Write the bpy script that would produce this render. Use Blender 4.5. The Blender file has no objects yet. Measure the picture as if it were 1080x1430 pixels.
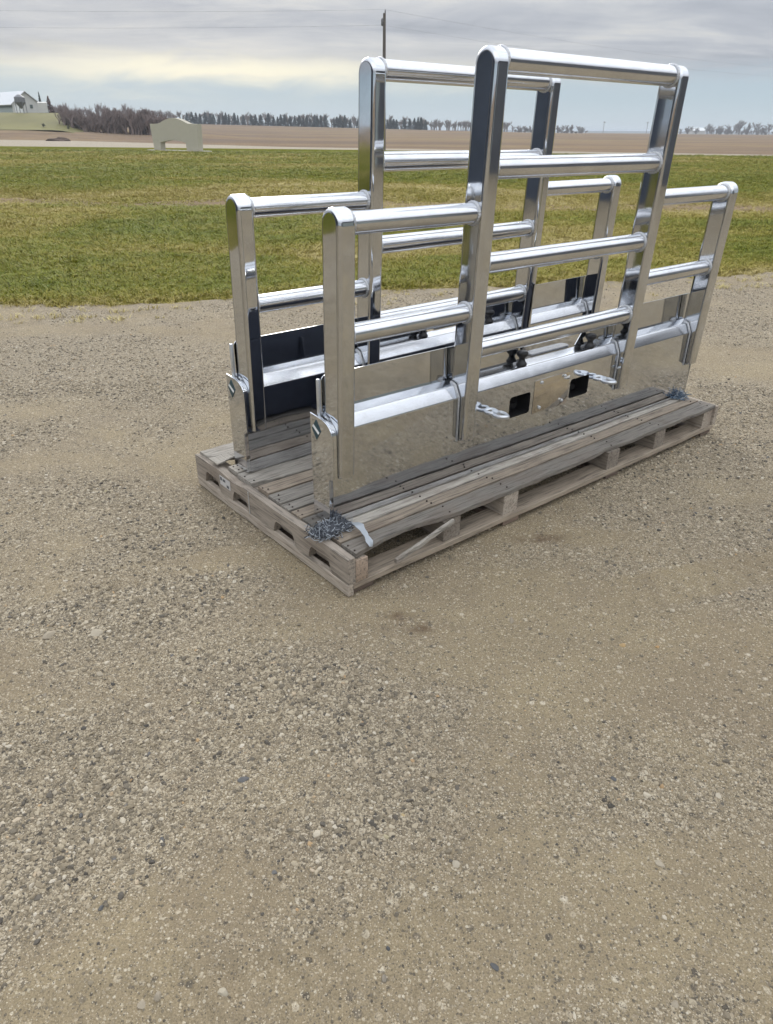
import bpy, bmesh, math, random
import numpy as np
from mathutils import Vector, Matrix

random.seed(7)
rng = np.random.default_rng(7)
R = math.radians
scene = bpy.context.scene
COL = scene.collection

# ------------------------------------------------------------------ camera
PITCH, ROLL, EYE = R(28.37), R(0.52), 1.432
fw = Vector((0, math.cos(PITCH), -math.sin(PITCH)))
right = Vector((1, 0, 0))
down = fw.cross(right)
r2 = right * math.cos(ROLL) - down * math.sin(ROLL)
d2 = right * math.sin(ROLL) + down * math.cos(ROLL)
cam_d = bpy.data.cameras.new('camera')
cam = bpy.data.objects.new('camera', cam_d)
COL.objects.link(cam)
m = Matrix.Identity(4)
for i in range(3):
    m[i][0] = r2[i]; m[i][1] = -d2[i]; m[i][2] = -fw[i]
m[2][3] = EYE
cam.matrix_world = m
cam_d.sensor_fit = 'VERTICAL'
cam_d.sensor_height = 36.0
cam_d.lens = 36.0 * 986.3 / 1430.0
cam_d.clip_start = 0.05
cam_d.clip_end = 20000
scene.camera = cam

# ------------------------------------------------------------------ sun, sky, exposure
SUN_EL, SUN_AZ = R(24), R(-16)          # azimuth measured from +Y towards +X
sd = bpy.data.lights.new('sun', 'SUN')
sd.energy = 1.4
sd.angle = R(22)
sd.color = (1.0, 0.95, 0.86)
sun = bpy.data.objects.new('sun', sd)
COL.objects.link(sun)
sdir = Vector((math.sin(SUN_AZ) * math.cos(SUN_EL), math.cos(SUN_AZ) * math.cos(SUN_EL), math.sin(SUN_EL)))
sun.rotation_euler = (-sdir).to_track_quat('-Z', 'Y').to_euler()
sun.location = (0, 0, 50)

world = bpy.data.worlds.new('World')
scene.world = world
world.use_nodes = True
world.cycles.sampling_method = 'MANUAL'
world.cycles.sample_map_resolution = 512


class NT:
    """small helper to write node trees"""
    def __init__(s, tree):
        s.t = tree
        s.n = tree.nodes
        s.n.clear()

    def add(s, typ, **kw):
        n = s.n.new(typ)
        ins = kw.pop('ins', {})
        for k, v in kw.items():
            setattr(n, k, v)
        for k, v in ins.items():
            s.set(n, k, v)
        return n

    def set(s, n, k, v):
        if hasattr(v, 'outputs'):
            v = v.outputs[0]
        if isinstance(v, bpy.types.NodeSocket):
            s.t.links.new(v, n.inputs[k])
        else:
            n.inputs[k].default_value = v

    def math(s, op, a, b=0.0, c=None, clamp=False):
        n = s.n.new('ShaderNodeMath')
        n.operation = op
        n.use_clamp = clamp
        s.set(n, 0, a); s.set(n, 1, b)
        if c is not None:
            s.set(n, 2, c)
        return n.outputs[0]

    def mix(s, f, a, b, mode='MIX'):
        n = s.n.new('ShaderNodeMix')
        n.data_type = 'RGBA'
        n.blend_type = mode
        s.set(n, 0, f)
        for k, v in ((6, a), (7, b)):
            if isinstance(v, tuple) and len(v) == 3:
                v = (*v, 1)
            s.set(n, k, v)
        return n.outputs[2]

    def ramp(s, f, stops, interp='LINEAR'):
        n = s.n.new('ShaderNodeValToRGB')
        n.color_ramp.interpolation = interp
        el = n.color_ramp.elements
        while len(el) < len(stops):
            el.new(0.5)
        for e, (p, c) in zip(el, stops):
            e.position = p
            e.color = (c, c, c, 1) if isinstance(c, (int, float)) else (*c, 1)
        s.set(n, 0, f)
        return n.outputs[0]

    def smooth(s, v, a, b):
        n = s.n.new('ShaderNodeMapRange')
        n.interpolation_type = 'SMOOTHSTEP'
        s.set(n, 'Value', v); s.set(n, 'From Min', a); s.set(n, 'From Max', b)
        return n.outputs[0]

    def noise(s, vec, scale, detail=4.0, rough=0.55, dist=0.0):
        n = s.n.new('ShaderNodeTexNoise')
        s.set(n, 'Vector', vec); s.set(n, 'Scale', scale); s.set(n, 'Detail', detail)
        s.set(n, 'Roughness', rough); s.set(n, 'Distortion', dist)
        return n.outputs[0]

    def mapping(s, vec, scale=(1, 1, 1), loc=(0, 0, 0)):
        n = s.n.new('ShaderNodeMapping')
        s.set(n, 'Vector', vec); s.set(n, 'Scale', scale); s.set(n, 'Location', loc)
        return n.outputs[0]


w = NT(world.node_tree)
tc = w.add('ShaderNodeTexCoord')
sep = w.add('ShaderNodeSeparateXYZ', ins={0: tc.outputs['Generated']})
X, Y, Z = sep.outputs
sky = w.add('ShaderNodeTexSky', sky_type='NISHITA', sun_disc=False, sun_elevation=SUN_EL,
            sun_rotation=SUN_AZ, air_density=1.0, dust_density=2.0)
zp = w.math('MAXIMUM', Z, 0.0)
# cloud deck seen from below: streaks flatten towards the horizon
inv = w.math('DIVIDE', 1.0, w.math('ADD', zp, 0.06))
cvec = w.add('ShaderNodeCombineXYZ', ins={0: w.math('MULTIPLY', X, inv), 1: w.math('MULTIPLY', Y, inv), 2: 0.0})
n1 = w.noise(w.mapping(cvec, (0.42, 0.85, 1), (3.1, 0.4, 0)), 1.0, 7, 0.58, 0.5)
n2 = w.noise(w.mapping(tc.outputs['Generated'], (6, 6, 30), (0.3, 0.1, 0.2)), 1.0, 7, 0.62, 0.6)
cl = w.math('ADD', w.math('MULTIPLY', n1, 0.55), w.math('MULTIPLY', n2, 0.45))
cloud = w.ramp(cl, [(0.36, (0.39, 0.425, 0.485)), (0.46, (0.49, 0.52, 0.575)), (0.55, (0.60, 0.62, 0.65)), (0.66, (0.76, 0.75, 0.72))])
# pale clear strip under the cloud edge
edge = w.math('ADD', Z, w.math('MULTIPLY', w.math('SUBTRACT', n2, 0.5), 0.055))
fcl = w.smooth(edge, 0.046, 0.074)
clear = w.ramp(Z, [(0.0, (0.60, 0.68, 0.73)), (0.035, (0.50, 0.61, 0.68)), (0.09, (0.44, 0.54, 0.64))])
base = w.mix(fcl, clear, cloud)
# bright gap in front of the veiled sun
az = w.math('ARCTAN2', X, Y)
g1 = w.math('POWER', 2.718, w.math('MULTIPLY', w.math('POWER', w.math('DIVIDE', w.math('ADD', az, 0.20), 0.29), 2.0), -1.0))
g2 = w.math('POWER', 2.718, w.math('MULTIPLY', w.math('POWER', w.math('DIVIDE', w.math('SUBTRACT', edge, 0.061), 0.0165), 2.0), -1.0))
gap = w.math('MULTIPLY', w.math('MULTIPLY', g1, g2), 0.95, clamp=True)
base = w.mix(gap, base, (1.02, 0.97, 0.78))
# an overcast dome is brighter overhead than at the horizon
dome = w.math('ADD', 1.0, w.math('MULTIPLY', w.smooth(Z, 0.10, 0.52), 1.85))
dm = w.add('ShaderNodeCombineXYZ', ins={0: dome, 1: dome, 2: dome})
base = w.mix(1.0, base, dm.outputs[0], 'MULTIPLY')
skyc = w.mix(1.0, sky.outputs[0], (0.10, 0.10, 0.10), 'MULTIPLY')
col = w.mix(0.02, base, skyc)
bg = w.add('ShaderNodeBackground', ins={'Color': col, 'Strength': 1.0})
wo = w.add('ShaderNodeOutputWorld', ins={'Surface': bg})

scene.view_settings.view_transform = 'Standard'
scene.view_settings.look = 'None'
scene.view_settings.exposure = 0.0
scene.view_settings.gamma = 1.0
scene.view_settings.use_curve_mapping = False
scene.render.engine = 'CYCLES'
scene.cycles.max_bounces = 6
scene.cycles.diffuse_bounces = 2
scene.cycles.glossy_bounces = 5
scene.cycles.volume_bounces = 0
scene.cycles.use_adaptive_sampling = True
scene.cycles.adaptive_threshold = 0.025
scene.cycles.adaptive_min_samples = 24

# ------------------------------------------------------------------ helpers


def link(o, parent=None):
    COL.objects.link(o)
    if parent is not None:
        o.parent = parent
    return o


def tag(o, label=None, cat=None, group=None, kind=None):
    if label: o['label'] = label
    if cat: o['category'] = cat
    if group: o['group'] = group
    if kind: o['kind'] = kind
    return o


def thing(name, loc, label, cat, group=None, rz=0.0):
    o = bpy.data.objects.new(name, None)
    o.empty_display_size = 0.1
    link(o)
    o.location = loc
    o.rotation_euler = (0, 0, rz)
    return tag(o, label, cat, group)


def copy_tree(o, parent=None):
    c = o.copy()
    COL.objects.link(c)
    c.parent = parent
    for ch in o.children:
        copy_tree(ch, c)
    return c


def finish(me, sharp=None):
    if sharp is not None:
        me.polygons.foreach_set('use_smooth', [True] * len(me.polygons))
        me.set_sharp_from_angle(angle=R(sharp))
    me.update()
    return me


def from_bm(name, bm, mat, parent=None, sharp=30, flat=False):
    me = bpy.data.meshes.new(name)
    bmesh.ops.recalc_face_normals(bm, faces=bm.faces)
    bm.to_mesh(me)
    bm.free()
    if mat: me.materials.append(mat)
    finish(me, sharp)
    o = link(bpy.data.objects.new(name, me), parent)
    if flat:
        wn = o.modifiers.new('weighted_normals', 'WEIGHTED_NORMAL')
        wn.keep_sharp = True
        wn.weight = 100
    return o


def from_data(name, v, f, mat, parent=None, sharp=None):
    me = bpy.data.meshes.new(name)
    me.from_pydata([tuple(map(float, p)) for p in v], [], [tuple(int(i) for i in q) for q in f])
    if mat: me.materials.append(mat)
    finish(me, sharp)
    return link(bpy.data.objects.new(name, me), parent)


def add_box(bm, x0, x1, y0, y1, z0, z1, bevel=0.0):
    vs = [bm.verts.new((x, y, z)) for x in (x0, x1) for y in (y0, y1) for z in (z0, z1)]
    fs = [(0, 1, 3, 2), (4, 6, 7, 5), (0, 4, 5, 1), (2, 3, 7, 6), (0, 2, 6, 4), (1, 5, 7, 3)]
    faces = [bm.faces.new([vs[i] for i in f]) for f in fs]
    if bevel:
        ed = {e for f in faces for e in f.edges}
        bmesh.ops.bevel(bm, geom=list(ed), offset=bevel, segments=2, profile=0.5, affect='EDGES')


def box(name, mat, parent, x0, x1, y0, y1, z0, z1, bevel=0.0, sharp=30):
    bm = bmesh.new()
    add_box(bm, x0, x1, y0, y1, z0, z1, bevel)
    return from_bm(name, bm, mat, parent, sharp)


def add_tube(bm, pts, rad, seg=10, cap=True, closed=False):
    pts = [Vector(p) for p in pts]
    n = len(pts)
    rings = []
    ref = None
    for i, p in enumerate(pts):
        a = pts[(i - 1) % n] if (closed or i > 0) else p
        b = pts[(i + 1) % n] if (closed or i < n - 1) else p
        t = (b - a).normalized()
        if ref is None:
            ref = Vector((0, 0, 1)) if abs(t.z) < 0.9 else Vector((1, 0, 0))
        u = (ref - t * ref.dot(t)).normalized()
        ref = u
        v = t.cross(u)
        rr = rad[i] if isinstance(rad, (list, tuple)) else rad
        rings.append([bm.verts.new(p + (u * math.cos(2 * math.pi * k / seg) + v * math.sin(2 * math.pi * k / seg)) * rr) for k in range(seg)])
    for i in range(n if closed else n - 1):
        A, B = rings[i], rings[(i + 1) % n]
        for k in range(seg):
            bm.faces.new((A[k], A[(k + 1) % seg], B[(k + 1) % seg], B[k]))
    if cap and not closed:
        bm.faces.new(list(reversed(rings[0])))
        bm.faces.new(rings[-1])


def add_lathe(bm, prof, seg=20, c=(0, 0, 0)):
    rings = [[bm.verts.new((c[0] + r * math.cos(2 * math.pi * k / seg), c[1] + r * math.sin(2 * math.pi * k / seg), c[2] + z)) for k in range(seg)] for r, z in prof]
    for A, B in zip(rings, rings[1:]):
        for k in range(seg):
            bm.faces.new((A[k], A[(k + 1) % seg], B[(k + 1) % seg], B[k]))
    bm.faces.new(list(reversed(rings[0])))
    bm.faces.new(rings[-1])


def add_extrude(bm, prof, x0, x1, axis='X', bevel=0.0, seg=2):
    """closed (a,b) outline extruded; axis X: outline is (y,z); axis Y: outline is (x,z)"""
    def P(q, t):
        return (t, q[0], q[1]) if axis == 'X' else (q[0], t, q[1])
    A = [bm.verts.new(P(q, x0)) for q in prof]
    B = [bm.verts.new(P(q, x1)) for q in prof]
    n = len(prof)
    fa = bm.faces.new(list(reversed(A)))
    fb = bm.faces.new(B)
    for k in range(n):
        bm.faces.new((A[k], A[(k + 1) % n], B[(k + 1) % n], B[k]))
    if bevel:
        return bmesh.ops.bevel(bm, geom=list(fa.edges) + list(fb.edges), offset=bevel, segments=seg, profile=0.5, affect='EDGES')['faces']


def add_rounded(bm, prof, x0, x1, rad, seg):
    """(y,z) outline extruded along X with quarter-round edges; material 1 = painted dark reflection line, 2 = painted dark reflection band"""
    P = [Vector((a, b)) for a, b in prof]
    P = [p for k, p in enumerate(P) if (p - P[k - 1]).length > 1e-5]
    n = len(P)
    area = sum(P[k].x * P[(k + 1) % n].y - P[(k + 1) % n].x * P[k].y for k in range(n))
    sg = 1.0 if area > 0 else -1.0
    mit = []
    for k in range(n):
        a = (P[k] - P[k - 1]).normalized(); b = (P[(k + 1) % n] - P[k]).normalized()
        na = Vector((-a.y, a.x)) * sg; nb = Vector((-b.y, b.x)) * sg
        m_ = (na + nb).normalized()
        mit.append(m_ / max(0.5, m_.dot(na)))
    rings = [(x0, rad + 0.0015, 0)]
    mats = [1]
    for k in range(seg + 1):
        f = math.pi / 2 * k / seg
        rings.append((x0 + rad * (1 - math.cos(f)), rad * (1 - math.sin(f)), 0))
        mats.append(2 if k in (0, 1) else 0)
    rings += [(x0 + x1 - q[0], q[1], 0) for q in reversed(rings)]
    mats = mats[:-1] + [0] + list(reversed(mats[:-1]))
    V = [[bm.verts.new((x, P[k].x + mit[k].x * d, P[k].y + mit[k].y * d)) for k in range(n)] for x, d, _ in rings]
    for q in range(len(V) - 1):
        for k in range(n):
            f = bm.faces.new((V[q][k], V[q][(k + 1) % n], V[q + 1][(k + 1) % n], V[q + 1][k]))
            f.material_index = mats[q]
    bm.faces.new(V[0]); bm.faces.new(list(reversed(V[-1])))


def add_plate(bm, outer, holes, t0, t1, axis='Y'):
    """flat plate with holes: outline in (x,z), thickness along Y"""
    b2 = bmesh.new()
    edges = []
    for lp in [outer] + holes:
        vs = [b2.verts.new((a, t0, b)) for a, b in lp]
        edges += [b2.edges.new((vs[i], vs[(i + 1) % len(vs)])) for i in range(len(vs))]
    bmesh.ops.triangle_fill(b2, edges=edges, use_beauty=True, use_dissolve=False)
    bmesh.ops.recalc_face_normals(b2, faces=b2.faces)
    ext = bmesh.ops.extrude_face_region(b2, geom=list(b2.faces))
    for v in [g for g in ext['geom'] if isinstance(g, bmesh.types.BMVert)]:
        v.co.y = t1
    me = bpy.data.meshes.new('tmp')
    b2.to_mesh(me)
    b2.free()
    bm.from_mesh(me)
    bpy.data.meshes.remove(me)


def rrect(x0, x1, z0, z1, r, n=4):
    out = []
    for cx, cz, a in ((x1 - r, z1 - r, 0), (x0 + r, z1 - r, 90), (x0 + r, z0 + r, 180), (x1 - r, z0 + r, 270)):
        for k in range(n + 1):
            t = R(a + 90 * k / n)
            out.append((cx + r * math.cos(t), cz + r * math.sin(t)))
    return out


def S(v, a, b):
    t = np.clip((np.asarray(v, float) - a) / (b - a), 0, 1)
    return t * t * (3 - 2 * t)


_tab = np.random.default_rng(3).random((256, 256))


def vnoise(x, y):
    x = np.asarray(x, float); y = np.asarray(y, float)
    xi = np.floor(x).astype(int); yi = np.floor(y).astype(int)
    fx = x - xi; fy = y - yi
    fx = fx * fx * (3 - 2 * fx); fy = fy * fy * (3 - 2 * fy)
    g = lambda a, b: _tab[a & 255, b & 255]
    return (g(xi, yi) * (1 - fx) + g(xi + 1, yi) * fx) * (1 - fy) + (g(xi, yi + 1) * (1 - fx) + g(xi + 1, yi + 1) * fx) * fy


def fbm(x, y, o=4):
    s = 0; a = 0.5; t = 0
    for k in range(o):
        s = s + a * vnoise(np.asarray(x) * 2 ** k + 17.3 * k, np.asarray(y) * 2 ** k + 5.1 * k)
        t += a; a *= 0.5
    return s / t

# ------------------------------------------------------------------ materials


def mat_new(name):
    mt = bpy.data.materials.new(name)
    mt.use_nodes = True
    t = NT(mt.node_tree)
    out = t.add('ShaderNodeOutputMaterial')
    bs = t.add('ShaderNodeBsdfPrincipled')
    t.t.links.new(bs.outputs[0], out.inputs[0])
    return mt, t, bs


def plain(name, c, rough=0.6, metal=0.0, var=0.12, scale=30.0, bump=0.0):
    mt, t, bs = mat_new(name)
    co = t.add('ShaderNodeTexCoord')
    n = t.noise(co.outputs['Object'], scale, 5, 0.6)
    lo = tuple(max(0, q * (1 - var)) for q in c); hi = tuple(q * (1 + var) for q in c)
    t.set(bs, 'Base Color', t.mix(n, lo, hi))
    bs.inputs['Roughness'].default_value = rough
    bs.inputs['Metallic'].default_value = metal
    if bump:
        b = t.add('ShaderNodeBump', ins={'Strength': bump, 'Distance': 0.01, 'Height': n})
        t.set(bs, 'Normal', b)
    return mt


def metal(name, c, rough, wav=0.04, sx=(3, 3, 3), smear=0.5, grit=0.0):
    """polished aluminium: slight waviness, buffing streaks and smudges in the gloss"""
    mt, t, bs = mat_new(name)
    co = t.add('ShaderNodeTexCoord').outputs['Object']
    bs.inputs['Metallic'].default_value = 1.0
    sm = t.noise(t.mapping(co, (2.2, 2.2, 3.0)), 2.0, 6, 0.65, 0.6)
    st = t.noise(t.mapping(co, sx), 6.0, 5, 0.6)
    t.set(bs, 'Base Color', t.mix(t.ramp(sm, [(0.35, 0.0), (0.75, 1.0)]), c, tuple(q * 0.80 for q in c)))
    rr = t.math('ADD', rough * (1 - smear * 0.5), t.math('MULTIPLY', t.math('ADD', t.math('MULTIPLY', sm, 0.6), t.math('MULTIPLY', st, 0.4)), rough * smear * 1.6))
    t.set(bs, 'Roughness', rr)
    wv = t.noise(co, 5.0, 2, 0.4)
    h = t.math('ADD', t.math('MULTIPLY', wv, 1.0), t.math('MULTIPLY', st, 0.05))
    b = t.add('ShaderNodeBump', ins={'Strength': wav, 'Distance': 0.05, 'Height': h})
    t.set(bs, 'Normal', b)
    return mt


M = {}
M['alu'] = metal('polished_aluminium', (0.66, 0.68, 0.71), 0.040, 0.020, (9, 9, 0.7), 0.9)
M['alu_rail'] = metal('buffed_aluminium_tube', (0.72, 0.735, 0.765), 0.14, 0.03, (0.8, 12, 12), 0.8)
M['alu_face'] = metal('polished_aluminium_sheet', (0.68, 0.705, 0.75), 0.034, 0.018, (0.7, 10, 14), 0.9)
M['mirror_band'] = plain('painted_reflection_band', (0.50, 0.51, 0.53), 0.10, 1.0, 0.3, 30)  # darker metal paints a dark reflection band into the posts' rounded edges
M['mirror_line'] = plain('painted_reflection_line', (0.22, 0.22, 0.22), 0.35, 1.0, 0.3, 60)  # thin dark strip painting a reflection line around each post's side face
M['weld'] = plain('weld_bead', (0.55, 0.56, 0.58), 0.32, 1.0, 0.3, 160, 0.6)
M['cast'] = plain('cast_aluminium', (0.66, 0.69, 0.73), 0.38, 0.85, 0.2, 60, 0.2)
M['black_steel'] = plain('black_painted_steel', (0.032, 0.038, 0.056), 0.4, 0.0, 0.4, 14)
M['rubber'] = plain('black_rubber', (0.012, 0.012, 0.014), 0.35, 0.0, 0.3, 40)
M['dark_pocket'] = plain('pocket_black', (0.006, 0.006, 0.007), 0.6, 0.0, 0.3, 40)
M['teal'] = plain('sticker_teal', (0.012, 0.045, 0.06), 0.4, 0, 0.15, 60)
M['white'] = plain('white_print', (0.72, 0.74, 0.74), 0.45, 0, 0.06, 60)
M['plate_dark'] = metal('access_panel_sheet', (0.70, 0.66, 0.60), 0.05, 0.04, (3, 3, 3))


def wood(name, axis, tint):
    mt, t, bs = mat_new(name)
    co = t.add('ShaderNodeTexCoord').outputs['Object']
    oi = t.add('ShaderNodeObjectInfo')
    off = t.add('ShaderNodeCombineXYZ', ins={0: t.math('MULTIPLY', oi.outputs['Random'], 9.0), 1: t.math('MULTIPLY', oi.outputs['Random'], 5.0), 2: 0.0})
    va = t.add('ShaderNodeVectorMath', operation='ADD', ins={0: co, 1: off.outputs[0]}).outputs[0]
    sc = (2.2, 34, 34) if axis == 'X' else (34, 2.2, 34)
    g = t.noise(t.mapping(va, sc), 3.0, 6, 0.62, 0.4)
    f = t.noise(t.mapping(va, tuple(q * 3 for q in sc)), 3.5, 3, 0.6)
    st = t.noise(va, 5.0, 5, 0.6, 0.3)
    c = t.ramp(g, [(0.30, tuple(q * 0.34 for q in tint)), (0.48, tint), (0.72, tuple(min(1, q * 1.35) for q in tint))])
    c = t.mix(t.ramp(st, [(0.50, 0.0), (0.72, 0.6)]), c, (0.17, 0.13, 0.10))
    rnd = t.ramp(oi.outputs['Random'], [(0.0, 0.55), (1.0, 1.22)])
    c = t.mix(1.0, c, rnd, 'MULTIPLY')
    t.set(bs, 'Base Color', c)
    bs.inputs['Roughness'].default_value = 0.85
    h = t.math('ADD', t.math('MULTIPLY', g, 0.7), t.math('MULTIPLY', f, 0.4))
    t.set(bs, 'Normal', t.add('ShaderNodeBump', ins={'Strength': 0.7, 'Distance': 0.004, 'Height': h}))
    return mt


M['wood_x'] = wood('weathered_wood_lengthwise', 'X', (0.30, 0.275, 0.238))
M['wood_y'] = wood('weathered_wood_crosswise', 'Y', (0.30, 0.258, 0.212))
M['wood_x2'] = wood('weathered_wood_brown', 'X', (0.26, 0.215, 0.165))
M['wood_x3'] = wood('weathered_wood_dark', 'X', (0.19, 0.172, 0.148))
M['wood_brown'] = wood('raw_brown_wood', 'Y', (0.26, 0.20, 0.15))
M['wood_dark'] = wood('dark_brown_wood', 'X', (0.17, 0.125, 0.095))  # darker brown tone for the foot boards


def gravel_material():
    mt, t, bs = mat_new('gravel_dirt')
    co = t.add('ShaderNodeTexCoord').outputs['Object']
    am = t.add('ShaderNodeAttribute', attribute_name='gravel').outputs['Fac']
    wet = t.add('ShaderNodeAttribute', attribute_name='brown').outputs['Fac']
    big = t.noise(co, 0.9, 5, 0.6, 0.3)
    med = t.noise(co, 14.0, 5, 0.65)
    dirt = t.mix(big, (0.265, 0.210, 0.125), (0.345, 0.283, 0.180))
    dirt = t.mix(t.math('MULTIPLY', med, 0.6), dirt, (0.205, 0.163, 0.102))
    swath = t.ramp(t.noise(t.mapping(co, (1.0, 1.6, 1)), 1.3, 6, 0.68, 0.8), [(0.40, 0.0), (0.62, 0.4)])
    dirt = t.mix(swath, dirt, (0.19, 0.150, 0.105))
    c = t.mix(t.math('MULTIPLY', am, 0.6), dirt, (0.165, 0.135, 0.10))
    hs = []
    for sc, amt, k in ((62.0, 0.62, 0), (150.0, 0.85, 1), (330.0, 0.75, 2)):
        v = t.add('ShaderNodeTexVoronoi', ins={'Vector': co, 'Scale': sc, 'Randomness': 1.0})
        sepc = t.add('ShaderNodeSeparateColor', ins={0: v.outputs['Color']})
        tone = t.ramp(sepc.outputs[0], [(0.0, (0.07, 0.062, 0.052)), (0.25, (0.15, 0.127, 0.095)), (0.5, (0.295, 0.245, 0.17)), (0.78, (0.435, 0.37, 0.265)), (1.0, (0.53, 0.47, 0.365))])
        dist = v.outputs['Distance']
        inside = t.smooth(dist, 0.62, 0.38)
        pick = t.math('LESS_THAN', sepc.outputs[1], t.math('ADD', t.math('MULTIPLY', am, amt), 0.22 if k else 0.0))
        fct = t.math('MULTIPLY', inside, pick)
        c = t.mix(t.math('MULTIPLY', fct, 0.85), c, tone)
        hs.append(t.math('MULTIPLY', t.math('MULTIPLY', t.math('SUBTRACT', 0.7, dist), fct), 1.0 / sc * 60))
    fn = t.ramp(t.noise(co, 260.0, 3, 0.75), [(0.30, 0.62), (0.5, 1.0), (0.72, 1.32)])
    c = t.mix(1.0, c, fn, 'MULTIPLY')
    c = t.mix(t.math('MULTIPLY', swath, 0.3), c, (0.15, 0.115, 0.08))
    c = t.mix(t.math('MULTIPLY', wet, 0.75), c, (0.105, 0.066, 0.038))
    t.set(bs, 'Base Color', c)
    bs.inputs['Roughness'].default_value = 0.92
    bs.inputs['Specular IOR Level'].default_value = 0.25
    fine = t.noise(co, 420.0, 2, 0.7)
    h = t.math('ADD', t.math('ADD', hs[0], t.math('ADD', hs[1], t.math('MULTIPLY', fine, 0.35))), t.math('ADD', hs[2], t.math('MULTIPLY', med, 0.5)))
    t.set(bs, 'Normal', t.add('ShaderNodeBump', ins={'Strength': 0.8, 'Distance': 0.006, 'Height': h}))
    return mt


def stone_material():
    mt, t, bs = mat_new('pebble')
    tint = t.add('ShaderNodeAttribute', attribute_type='INSTANCER', attribute_name='tint').outputs['Fac']
    co = t.add('ShaderNodeTexCoord').outputs['Object']
    n = t.noise(co, 3.0, 4, 0.6)
    c = t.ramp(tint, [(0.0, (0.06, 0.056, 0.05)), (0.16, (0.125, 0.11, 0.09)), (0.35, (0.21, 0.177, 0.127)), (0.58, (0.305, 0.253, 0.175)), (0.8, (0.455, 0.39, 0.285)), (0.94, (0.54, 0.485, 0.39)), (1.0, (0.42, 0.29, 0.16))])
    c = t.mix(t.math('MULTIPLY', n, 0.5), c, t.mix(1.0, c, (0.6, 0.58, 0.55), 'MULTIPLY'))
    t.set(bs, 'Base Color', c)
    bs.inputs['Roughness'].default_value = 0.8
    bs.inputs['Specular IOR Level'].default_value = 0.3
    return mt


def big_stone_material():
    mt, t, bs = mat_new('field_stone')
    r = t.add('ShaderNodeObjectInfo').outputs['Random']
    co = t.add('ShaderNodeTexCoord').outputs['Object']
    n = t.noise(co, 2.5, 5, 0.65)
    c = t.ramp(r, [(0.0, (0.08, 0.085, 0.09)), (0.2, (0.15, 0.145, 0.14)), (0.4, (0.29, 0.25, 0.19)), (0.65, (0.37, 0.32, 0.24)), (0.88, (0.42, 0.375, 0.295)), (0.95, (0.44, 0.38, 0.22)), (1.0, (0.46, 0.24, 0.09))])
    c = t.mix(t.math('MULTIPLY', n, 0.55), c, t.mix(1.0, c, (0.55, 0.52, 0.48), 'MULTIPLY'))
    t.set(bs, 'Base Color', c)
    bs.inputs['Roughness'].default_value = 0.75
    bs.inputs['Specular IOR Level'].default_value = 0.3
    return mt


def lawn_material():
    mt, t, bs = mat_new('lawn_turf')
    geo = t.add('ShaderNodeNewGeometry').outputs['Position']
    sp = t.add('ShaderNodeSeparateXYZ', ins={0: geo})
    dry = t.add('ShaderNodeAttribute', attribute_name='dry').outputs['Fac']
    n1 = t.noise(geo, 1.1, 5, 0.65, 0.4)
    n2 = t.noise(t.mapping(geo, (5, 2.0, 5)), 3.0, 5, 0.7)
    n3 = t.noise(t.mapping(geo, (40, 14, 40)), 2.0, 4, 0.7)
    g = t.mix(n1, (0.095, 0.12, 0.018), (0.17, 0.175, 0.03))
    g = t.mix(t.math('MULTIPLY', n2, 0.5), g, (0.215, 0.19, 0.04))
    tan = t.mix(n2, (0.26, 0.20, 0.065), (0.36, 0.29, 0.115))
    c = t.mix(dry, g, tan)
    c = t.mix(t.ramp(n3, [(0.3, 0.65), (0.6, 0.0)]), c, (0.062, 0.072, 0.012))
    t.set(bs, 'Base Color', c)
    bs.inputs['Roughness'].default_value = 0.95
    bs.inputs['Specular IOR Level'].default_value = 0.0
    t.set(bs, 'Normal', t.add('ShaderNodeBump', ins={'Strength': 0.9, 'Distance': 0.05, 'Height': n3}))
    return mt


def blade_material():
    mt, t, bs = mat_new('grass_blade')
    tint = t.add('ShaderNodeAttribute', attribute_type='INSTANCER', attribute_name='tint').outputs['Fac']
    rn = t.add('ShaderNodeNewGeometry').outputs['Random Per Island']
    v = t.math('ADD', tint, t.math('MULTIPLY', t.math('SUBTRACT', rn, 0.5), 0.22))
    c = t.ramp(v, [(0.0, (0.085, 0.13, 0.012)), (0.3, (0.175, 0.20, 0.02)), (0.55, (0.275, 0.245, 0.035)), (0.78, (0.40, 0.325, 0.10)), (1.0, (0.50, 0.42, 0.20))])
    t.set(bs, 'Base Color', c)
    bs.inputs['Roughness'].default_value = 0.6
    bs.inputs['Specular IOR Level'].default_value = 0.2
    return mt


def field_material():
    mt, t, bs = mat_new('stubble_field')
    geo = t.add('ShaderNodeNewGeometry').outputs['Position']
    n1 = t.noise(t.mapping(geo, (0.012, 0.05, 0.05)), 1.0, 6, 0.65, 0.6)
    n2 = t.noise(t.mapping(geo, (0.25, 0.6, 0.5)), 1.0, 6, 0.7)
    c = t.ramp(n1, [(0.30, (0.17, 0.137, 0.115)), (0.45, (0.22, 0.165, 0.12)), (0.55, (0.27, 0.20, 0.13)), (0.7, (0.26, 0.225, 0.125))])
    c = t.mix(t.ramp(n2, [(0.35, 0.6), (0.65, 0.0)]), c, (0.155, 0.118, 0.088))
    t.set(bs, 'Base Color', c)
    bs.inputs['Roughness'].default_value = 1.0
    bs.inputs['Specular IOR Level'].default_value = 0.0
    return mt


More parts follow.
